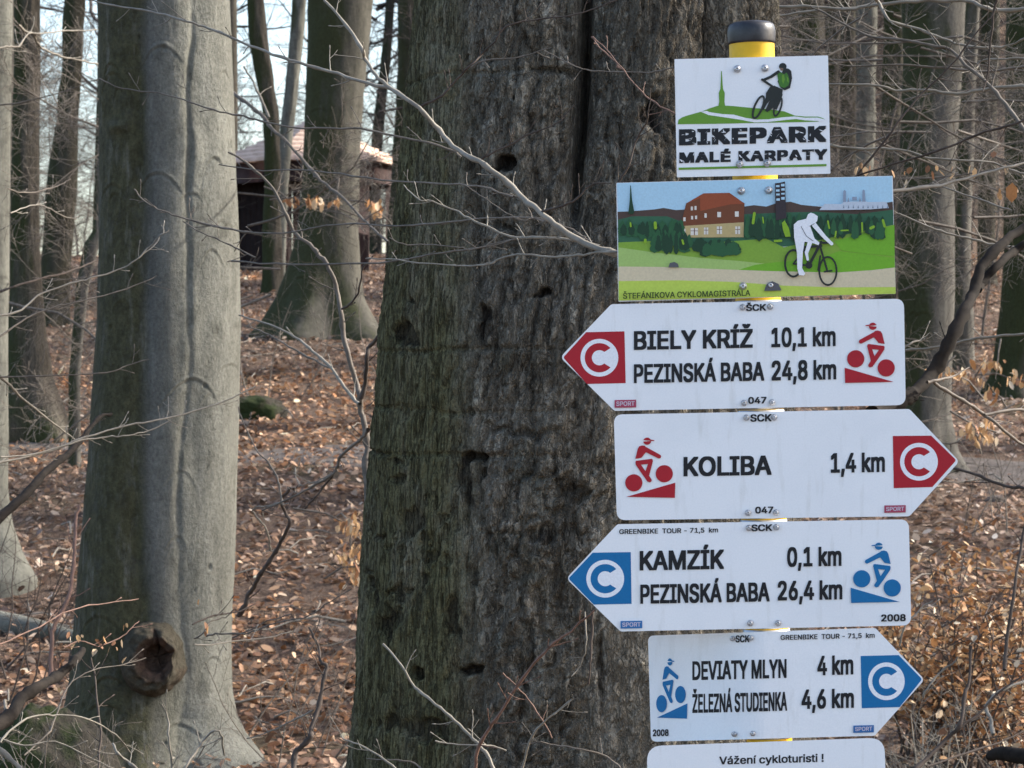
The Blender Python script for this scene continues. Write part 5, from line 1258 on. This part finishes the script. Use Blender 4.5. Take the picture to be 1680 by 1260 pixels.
branch('grey twig looping over the stump', [(40, 1240), (80, 1200), (110, 1130), (150, 1100), (200, 1092), (240, 1080)], 1.4, .8, 7.0, 7.4, 'twig', 8, (14, 40))
# in front of the old trunk at the bottom
branch('pale slanting shoot low in front of the old trunk', [(629, 1057), (660, 1092), (678, 1124), (695, 1138), (723, 1162), (755, 1190), (782, 1218), (800, 1239), (812, 1270)], 1.8, 3.0, 5.9, 5.7, 'twigpale', 3, (25, 45))
branch('brown shoot rising right towards the KAMZÍK sign', [(778, 1275), (783, 1232), (800, 1200), (818, 1173), (850, 1124), (885, 1078), (909, 1054), (944, 1029), (975, 1001)], 3.0, 1.4, 5.7, 5.5, 'twigred', 8, (20, 50))
branch('light shoot beside the brown one near the sign bottoms', [(857, 1262), (874, 1207), (899, 1180), (934, 1150), (940, 1146)], 2.0, 1.1, 5.6, 5.5, 'twigpale', 4)
branch('level twig touching the foot of the pale slanting shoot', [(714, 1216), (742, 1221), (783, 1223), (804, 1223), (830, 1232)], 1.2, 1.6, 5.7, 5.7, 'twigpale', 3)
branch('level bowed twig running to the notice board', [(857, 1223), (882, 1218), (909, 1221), (955, 1228), (989, 1239), (1014, 1256), (1024, 1275)], 1.2, 1.7, 5.6, 5.5, 'twig', 4)
branch('thin twig at the left foot of the old trunk', [(560, 1208), (567, 1214), (598, 1225), (644, 1256), (656, 1275)], 1.2, 2.0, 5.8, 5.7, 'twigpale', 2)
branch('nearly level twig at the bottom edge on the old trunk', [(602, 1244), (640, 1246), (682, 1253), (700, 1275)], 1.0, 1.6, 5.8, 5.7, 'twig', 2)
branch('thin crossing twig over the brown shoot', [(825, 1104), (845, 1122), (867, 1148), (895, 1190), (905, 1210)], 1.2, 1.3, 5.6, 5.6, 'twigred', 3)
branch('fine hanging rootlet left of the blue arrow signs', [(960, 1003), (962, 1061), (951, 1092), (938, 1110)], 1.2, .8, 5.9, 5.9, 'twigpale', 1, buds=False)
branch('dark hanging rootlet next to the blue arrow signs', [(972, 1000), (971, 1040), (969, 1090), (966, 1122)], 2.2, 1.4, 5.95, 5.95, 'twigdark', 0, buds=False)
# right of the signs
branch('bright branch along the top right above the topmost sign', [(1240, 14), (1320, 10), (1387, 15), (1420, 10), (1487, 3), (1553, 0), (1593, 3), (1613, 12), (1643, 17), (1700, 12)], 2.4, 3.4, 7.5, 7.2, 'twigpale', 9, (20, 55))
branch('thinner twig just under the bright top right branch', [(1230, 22), (1280, 26), (1340, 17), (1400, 13), (1437, 4)], 1.8, 2.2, 7.6, 7.5, 'twigpale', 4)
branch('wavy pale branch falling from the top right over the grey beech', D_([(350, -10), (370, 20), (420, 100), (520, 130), (620, 165), (740, 210), (860, 235), (1000, 225), (1120, 170)]), 2.8, 1.6, 7.3, 7.0, 'twigpale', 12, (20, 55))
branch('long thin branch falling right from beside the post cap', D_([(30, 30), (70, 50), (200, 120), (330, 180), (500, 200), (640, 230), (720, 245), (800, 320), (900, 410), (990, 510), (1060, 610), (1110, 680)]), 1.3, 3.4, 7.4, 6.8, 'twig', 14, (20, 60))
branch('level bright branch running right from the topmost sign', [(1330, 136), (1362, 137), (1443, 140), (1470, 148), (1520, 147), (1570, 155), (1603, 150), (1653, 143), (1700, 142)], 1.6, 3.2, 7.2, 7.0, 'twigpale', 10, (18, 50))
branch('pale branch behind the lower corner of the topmost sign', [(1330, 236), (1363, 240), (1427, 245), (1450, 243), (1497, 250), (1527, 260), (1587, 263), (1630, 267), (1667, 282), (1700, 290)], 2.4, 1.6, 7.2, 7.0, 'twigpale', 13, (18, 50))
branch('straight dark twig rising diagonally over the grey beech', D_([(260, 860), (400, 690), (500, 550), (600, 440), (720, 330), (860, 150), (930, 60)]), 2.0, 1.0, 6.6, 6.6, 'twigdark', 8, (25, 60))
leafb, lcp = branch('pale branch hung with dry orange leaves right of the picture sign', [(1440, 316), (1467, 313), (1520, 307), (1553, 302), (1620, 283), (1660, 272), (1700, 262)], 3.2, 1.6, 6.4, 6.6, 'twigpale', 8, (18, 50))
branch('long dark twig rising gently to the right edge', [(1395, 300), (1410, 287), (1487, 263), (1553, 243), (1603, 220), (1653, 207), (1700, 190)], 1.3, 2.2, 6.6, 6.4, 'twigdark', 6)
branch('pale twig sloping down towards the dark forked limb', [(1530, 300), (1547, 307), (1593, 322), (1630, 335), (1660, 345)], 1.2, 1.8, 6.8, 6.6, 'twigpale', 6)
branch('lower pale branch beside the castle picture', [(1470, 350), (1480, 353), (1520, 370), (1553, 383), (1597, 393), (1630, 400), (1690, 410)], 1.2, 2.2, 6.9, 6.8, 'twigpale', 8, (18, 45))
branch('looped pale twig near the right edge', [(1603, 112), (1610, 100), (1640, 97), (1680, 95), (1710, 90)], 1.4, 2.2, 7.1, 7.0, 'twigpale', 4)
branch('level reddish branch high at the right edge', [(1355, 102), (1400, 108), (1470, 107), (1553, 112), (1620, 117), (1690, 108)], 1.0, 2.4, 7.4, 7.2, 'twig', 14, (16, 45))
branch('dark drooping shoots at the right edge', [(1640, -10), (1633, 10), (1623, 83), (1620, 127), (1612, 150)], 2.2, 1.0, 6.9, 6.9, 'twigdark', 5)
lk, _ = branch('thick dark forked limb rising from behind the red arrow sign to the right edge', E_([(-20, 800), (60, 770), (140, 720), (180, 690), (260, 600), (330, 480), (400, 330), (450, 230), (480, 120), (560, 20), (650, -50), (760, -120)]), 12, 7.5, 5.35, 5.7, 'limb', 3, (20, 50), jit=.3)
limb(lk, E_([(470, 215), (490, 175), (560, 105), (640, 35), (700, -5), (800, -60)]), 7.5, 6.0, 5.6, 5.75, 'limb')
limb(lk, E_([(235, 650), (290, 640), (360, 620), (430, 580)]), 3.0, 1.0, 5.4, 5.5, 'twig')
branch('pale branch running down right from the dark limb', [(1531, 625), (1541, 634), (1580, 658), (1611, 679), (1636, 697), (1680, 732), (1710, 750)], 3.0, 2.4, 5.6, 5.8, 'twig', 6)
branch('short level branch above the path at the right edge', [(1615, 680), (1650, 674), (1680, 672), (1710, 672)], 2.8, 2.4, 5.7, 5.8, 'twig', 2)
branch('dark stick lying across the path beside the red arrow tip', [(1560, 764), (1569, 770), (1608, 781), (1650, 798), (1680, 800), (1720, 800)], 2.2, 3.0, 7.5, 7.2, 'twigdark', 6, (20, 45))
branch('bright branch passing behind the right ends of the signs', [(1440, 577), (1485, 575), (1531, 571), (1580, 561), (1615, 554), (1680, 547), (1720, 545)], 2.0, 2.2, 7.0, 6.8, 'twigpale', 6, (18, 40))
branch('crooked bright twig behind the cyclist symbol sign edge', E_([(100, 520), (150, 470), (210, 450), (240, 430)]), 1.8, 1.1, 7.0, 7.0, 'twigpale', 3)
branch('dark forked stem at the bottom right', [(1495, 1275), (1503, 1260), (1555, 1211), (1576, 1187), (1583, 1141), (1590, 1110), (1594, 1060)], 4.4, 2.0, 7.6, 7.8, 'twigdark', 4, (20, 50), name='stem', cat='stem')
branch('thin stick slanting up right from the dark forked stem', [(1555, 1211), (1615, 1162), (1640, 1135), (1680, 1108)], 2.2, 1.4, 7.7, 7.8, 'twigdark', 3)
branch('dark upright shoot at the right edge in front of the leafy shrub', [(1648, 1100), (1650, 1064), (1662, 980), (1674, 904), (1684, 850)], 3.4, 2.2, 8.0, 8.2, 'twigdark', 4, name='stem', cat='stem')
branch('pale zigzag twig right of the lowest arrow tip', [(1515, 1145), (1522, 1131), (1541, 1103), (1566, 1087), (1572, 1078)], 1.8, 1.3, 8.0, 8.0, 'twigpale', 1)
branch('pale twig rising past the corner with 2008', [(1475, 1060), (1485, 1030), (1510, 998), (1530, 985)], 1.6, 1.2, 8.0, 8.0, 'twigpale', 1)
branch('thin stick near the bottom right corner', [(1520, 1258), (1600, 1232), (1650, 1215), (1700, 1190)], 2.0, 1.4, 8.5, 8.8, 'twigdark', 2)
branch('pale broken stick on the leaves at the right edge', [(1630, 1205), (1624, 1180), (1618, 1160), (1640, 1135), (1690, 1115)], 3.2, 2.4, 9.0, 9.2, 'twigpale', 1)
def log():
    d = 9.3
    T = Tubes(); pts = [P(1618, 1243, d), P(1640, 1236, d), P(1670, 1240, d - .05), P(1720, 1246, d - .1), P(1790, 1262, d - .15)]
    cp = catmull(pts, 6); k = d / F
    T.add(cp, np.interp(np.linspace(0, 1, len(cp)), [0, .08, .3, 1], [4 * k, 9 * k, 12 * k, 16 * k]), 14)
    tag(T.build('log', M['limb'], None, origin=tuple(cp[2])), 'short dark log lying in the leaves at the bottom right corner', 'log')
log()

# dry leaves that still hang on twigs: each a leaf of its branch
def one_leaf(parent, p, size, seed, hang=True, name='leaf'):
    o = leaves(name, [tuple(Vector(p) - Vector(parent.location))], size, .5, ORA, np.array([.25, .2, .12, .2, .08, .15]), parent, seed, hang); return o
k = 0
for (x, y) in [(1405, 279), (1413, 272), (1420, 281), (1428, 276), (1466, 285), (1492, 279), (1484, 284), (1522, 278), (1531, 288), (1537, 276), (1545, 284), (1561, 277), (1563, 289), (1591, 278), (1599, 284), (1650, 278), (1486, 304), (1640, 322), (1660, 316), (1668, 312), (1630, 254), (1640, 316)]:
    one_leaf(leafb, P(x, y, 6.55 + .02 * (k % 5)), .021 if (x, y) != (1660, 316) else .034, 300 + k); k += 1
lb2, _ = branch('twig with a row of curled brown leaves beside the knot', [(105, 1062), (130, 1052), (160, 1060), (195, 1048), (215, 1030), (228, 1018)], 1.2, .8, 7.4, 7.6, 'twigred', 3)
for (x, y) in [(112, 1042), (116, 1050), (128, 1048), (135, 1044), (160, 1052), (166, 1060), (172, 1050), (178, 1066), (186, 1056), (192, 1064), (200, 1056), (204, 1030), (208, 1026), (203, 1082), (101, 1136), (97, 1132), (155, 1070), (120, 1058)]:
    one_leaf(lb2, P(x, y, 7.5), .021, 400 + k); k += 1
lb3, _ = branch('fine twig with small buff leaves right of the knot', [(318, 1048), (334, 1038), (344, 1020), (370, 1012), (384, 1000)], 1.2, .8, 7.8, 7.8, 'twig', 2)
for (x, y) in [(337, 1040), (342, 1034), (338, 1028), (326, 988), (383, 1010), (385, 1018)]:
    one_leaf(lb3, P(x, y, 7.75), .02, 500 + k); k += 1
# leafy low twigs on background saplings
def leafy_clump(label, spots, d, n_, sz, sp=9, name='leafy_twig'):
    ps = []; T = Tubes(); rr = random.Random(int(spots[0][0]))
    for (x, y) in spots:
        for q in range(n_): ps.append(tuple(P(x + rr.gauss(0, sp), y + rr.gauss(0, sp * .6), d + rr.gauss(0, .25))))
        c0 = P(x, y, d); a_ = rr.uniform(0, 6.28); v_ = Vector((math.cos(a_), .3, math.sin(a_) * .6)) * rr.uniform(.12, .3); T.add([c0 + v_, c0 + v_ * .4 + Vector((0, 0, .02)), c0, c0 - v_ * .5], [.005, .004, .003, .0015], 4)
    c = spots[0]; o = P(c[0], c[1], d)
    t = tag(T.build(name, M['twig'], None, origin=tuple(o)), label, 'twig')
    lv = leaves('foliage', [tuple(Vector(p) - o) for p in ps], sz, .5, ORA, np.array([.3, .25, .15, .1, .15, .05]), t, int(c[0]) + 3, True); lv['kind'] = 'stuff'
leafy_clump('bare twigs holding a few orange leaves in front of the broad beech', [(478, 332), (512, 330), (520, 336), (552, 334), (612, 340), (618, 348)], 17, 16, .045, 6)
leafy_clump('orange leaves on a low twig by the dark trunk at the right', [(1610, 602), (1636, 600), (1632, 645), (1600, 628), (1660, 622)], 14, 12, .045, 9)
leafy_clump('orange leaves low on a twig above the gray path', [(1588, 708), (1600, 712), (1616, 700), (1618, 722), (1550, 612), (1574, 618)], 13, 12, .045, 8)
leafy_clump('copper leaves on a twig beside the left edge of the old trunk', [(575, 900), (585, 880), (580, 930), (590, 950), (570, 860)], 13, 22, .045, 12)

# leafy shrub on the right
def shrub():
    o = Vector((.155 * 11.8, 11.8, gz(.155 * 11.8, 11.8)))
    e = empty('shrub', o, 'low shrub still full of orange-brown leaves to the right of the blue arrow signs', 'shrub')
    rr = random.Random(31); T = Tubes(); ps = []
    for s_ in range(66):
        x0 = (rr.uniform(1490, 1670) - 840) / F * 11.8; y0 = 11.8 + rr.gauss(0, .35)
        p = np.array([x0, y0, gz(x0, y0)]); d = np.array([rr.gauss(0, .35), rr.gauss(0, .3), 1.0]); L = rr.uniform(.35, 1.02); pts = [p]
        for q in range(8):
            d = d + np.array([rr.gauss(0, .16), rr.gauss(0, .16), 0]); dn = d / np.linalg.norm(d); pts.append(pts[-1] + dn * L / 8)
            if q > 1:
                for z_ in range(2):
                    a = rr.uniform(0, 6.28); s2 = np.array([math.cos(a), math.sin(a), rr.uniform(0, .6)]) * rr.uniform(.06, .2)
                    T.add([pts[-1], pts[-1] + s2 * .5, pts[-1] + s2 + np.array([0, 0, .01])], [.003, .002, .001], 4)
                    for y_ in range(rr.randint(3, 8)): ps.append(pts[-1] + s2 * rr.uniform(.3, 1.1) + np.array([rr.gauss(0, .025), rr.gauss(0, .025), rr.gauss(0, .02)]))
        T.add(pts, np.linspace(.007, .002, 9), 5)
    st = T.build('stems', M['twigdark'], e); st.location = -o
    lv = leaves('foliage', [tuple(Vector(p) - o) for p in ps], .036, .6, ORA * np.array([.88, .90, .92]), np.array([.24, .12, .24, .10, .26, .04]), e, 55, False); lv['kind'] = 'stuff'
shrub()
# brushy shoots along the lower edge and right side
def brush(label, x0, x1, d, n_, h, mat, seed):
    rr = random.Random(seed); T = Tubes(); xc = ((x0 + x1) / 2 - 840) / F * d; o = (xc, d, gz(xc, d))
    for k in range(n_):
        y = d + rr.gauss(0, .3); x = (rr.uniform(x0, x1) - 840) / F * y
        grow(T, (x, y, gz(x, y) - .02), (rr.gauss(0, .5), rr.gauss(0, .4), 1), h * rr.uniform(.6, 1.3), rr.uniform(.003, .006), 1, 3, rr, .02, (3, 6), 4, .5, .0009)
    tag(T.build('brushwood', M[mat], None, origin=o), label, 'brushwood')
brush('tangle of thin grey shoots at the foot of the double beech', -30, 420, 9.6, 26, .55, 'twig', 5)
brush('tangle of pale shoots over the leaves at the bottom right', 1480, 1720, 10.4, 24, .5, 'twigpale', 6)
brush('thin bare shoots on the leaf bank between the two big trees', 395, 590, 12.0, 10, .6, 'twig', 7)
brush('thin dark shoots beside the dark trunk at the left', -20, 130, 13.5, 12, .9, 'twigdark', 8)
brush('pale shoots around the foot of the broad beech', 400, 680, 22.5, 12, .9, 'twig', 9)
brush('bare shoots standing beyond the path on the right', 1560, 1720, 17.0, 8, .7, 'twig', 10)

# mossy stump and boulder-like root plate, bottom left
def lump(name, label, cat, c, r, mat, seed, amp=.18):
    u = np.linspace(0, 2 * math.pi, 72, endpoint=False); t = np.linspace(.02, math.pi * .62, 44); Ug, Tg = np.meshgrid(u, t)
    x = np.sin(Tg) * np.cos(Ug); y = np.sin(Tg) * np.sin(Ug); z_ = np.cos(Tg)
    D = 1 + amp * fbm(x * 1.6 + seed, y * 1.6, z_ * 1.6, 4) + .05 * fbm(x * 7, y * 7, z_ * 7 + seed, 3)
    V = np.stack([r[0] * x * D, r[1] * y * D, r[2] * z_ * D], -1).reshape(-1, 3)
    i = np.arange(43)[:, None] * 72; j = np.arange(72)[None]; k_ = (j + 1) % 72
    o = mesh_np(name, V, np.stack([i + j, i + 72 + j, i + 72 + k_, i + k_], -1).reshape(-1, 4), mat, None, True, c)
    return tag(o, label, cat)
moss = bark('mossy_rotten_wood', (.016, .014, .010), (.05, .044, .034), (.030, .040, .012), .14, sc=14, stretch=(1, 1, 1), bd=.02)
bx = (70 - 840) / F * 10.6
lump('stump', 'mossy grey rotting stump at the bottom left below the broken dark branch', 'stump', (bx, 10.6, gz(bx, 10.6) - .12), (.36, .34, .62), moss, 3)
bx = (-10 - 840) / F * 14.3
def fallen():
    T = Tubes(); pts = [P(-60, 950, 14.6), P(0, 966, 14.5), P(50, 978, 14.4), P(95, 992, 14.3), P(130, 1004, 14.25)]
    pts = [(p.x, p.y, gz(p.x, p.y) + .03) for p in pts]; cp = catmull(pts, 6)
    T.add(cp, np.linspace(.085, .03, len(cp)), 14)
    tag(T.build('fallen_limb', M['beech'], None, origin=tuple(cp[0])), 'pale mossy limb lying on the leaves at the left edge', 'fallen limb')
    p_ = gp(425, 21.6); lump('mossy_mound', 'low moss-covered hump on the ground just right of the double beech', 'mound', (p_[0], p_[1], p_[2] - .03), (.24, .3, .17), moss, 9, .3)
fallen()
# a few stones on the path verge
for k in range(16):
    y = rnd.uniform(16, 23); x = rnd.uniform(-.2, .2) * y; s_ = rnd.uniform(.03, .07)
    o = lump('stone', 'small pale stone lying among the leaves near the path', 'stone', (x, y, gz(x, y)), (s_, s_ * .8, s_ * .5), M['path'], k, .3); o['group'] = 'stones beside the path'
print('objects', len(bpy.data.objects), 'tris', sum(len(m.loops) - 2 * len(m.polygons) for m in bpy.data.meshes if m.users))
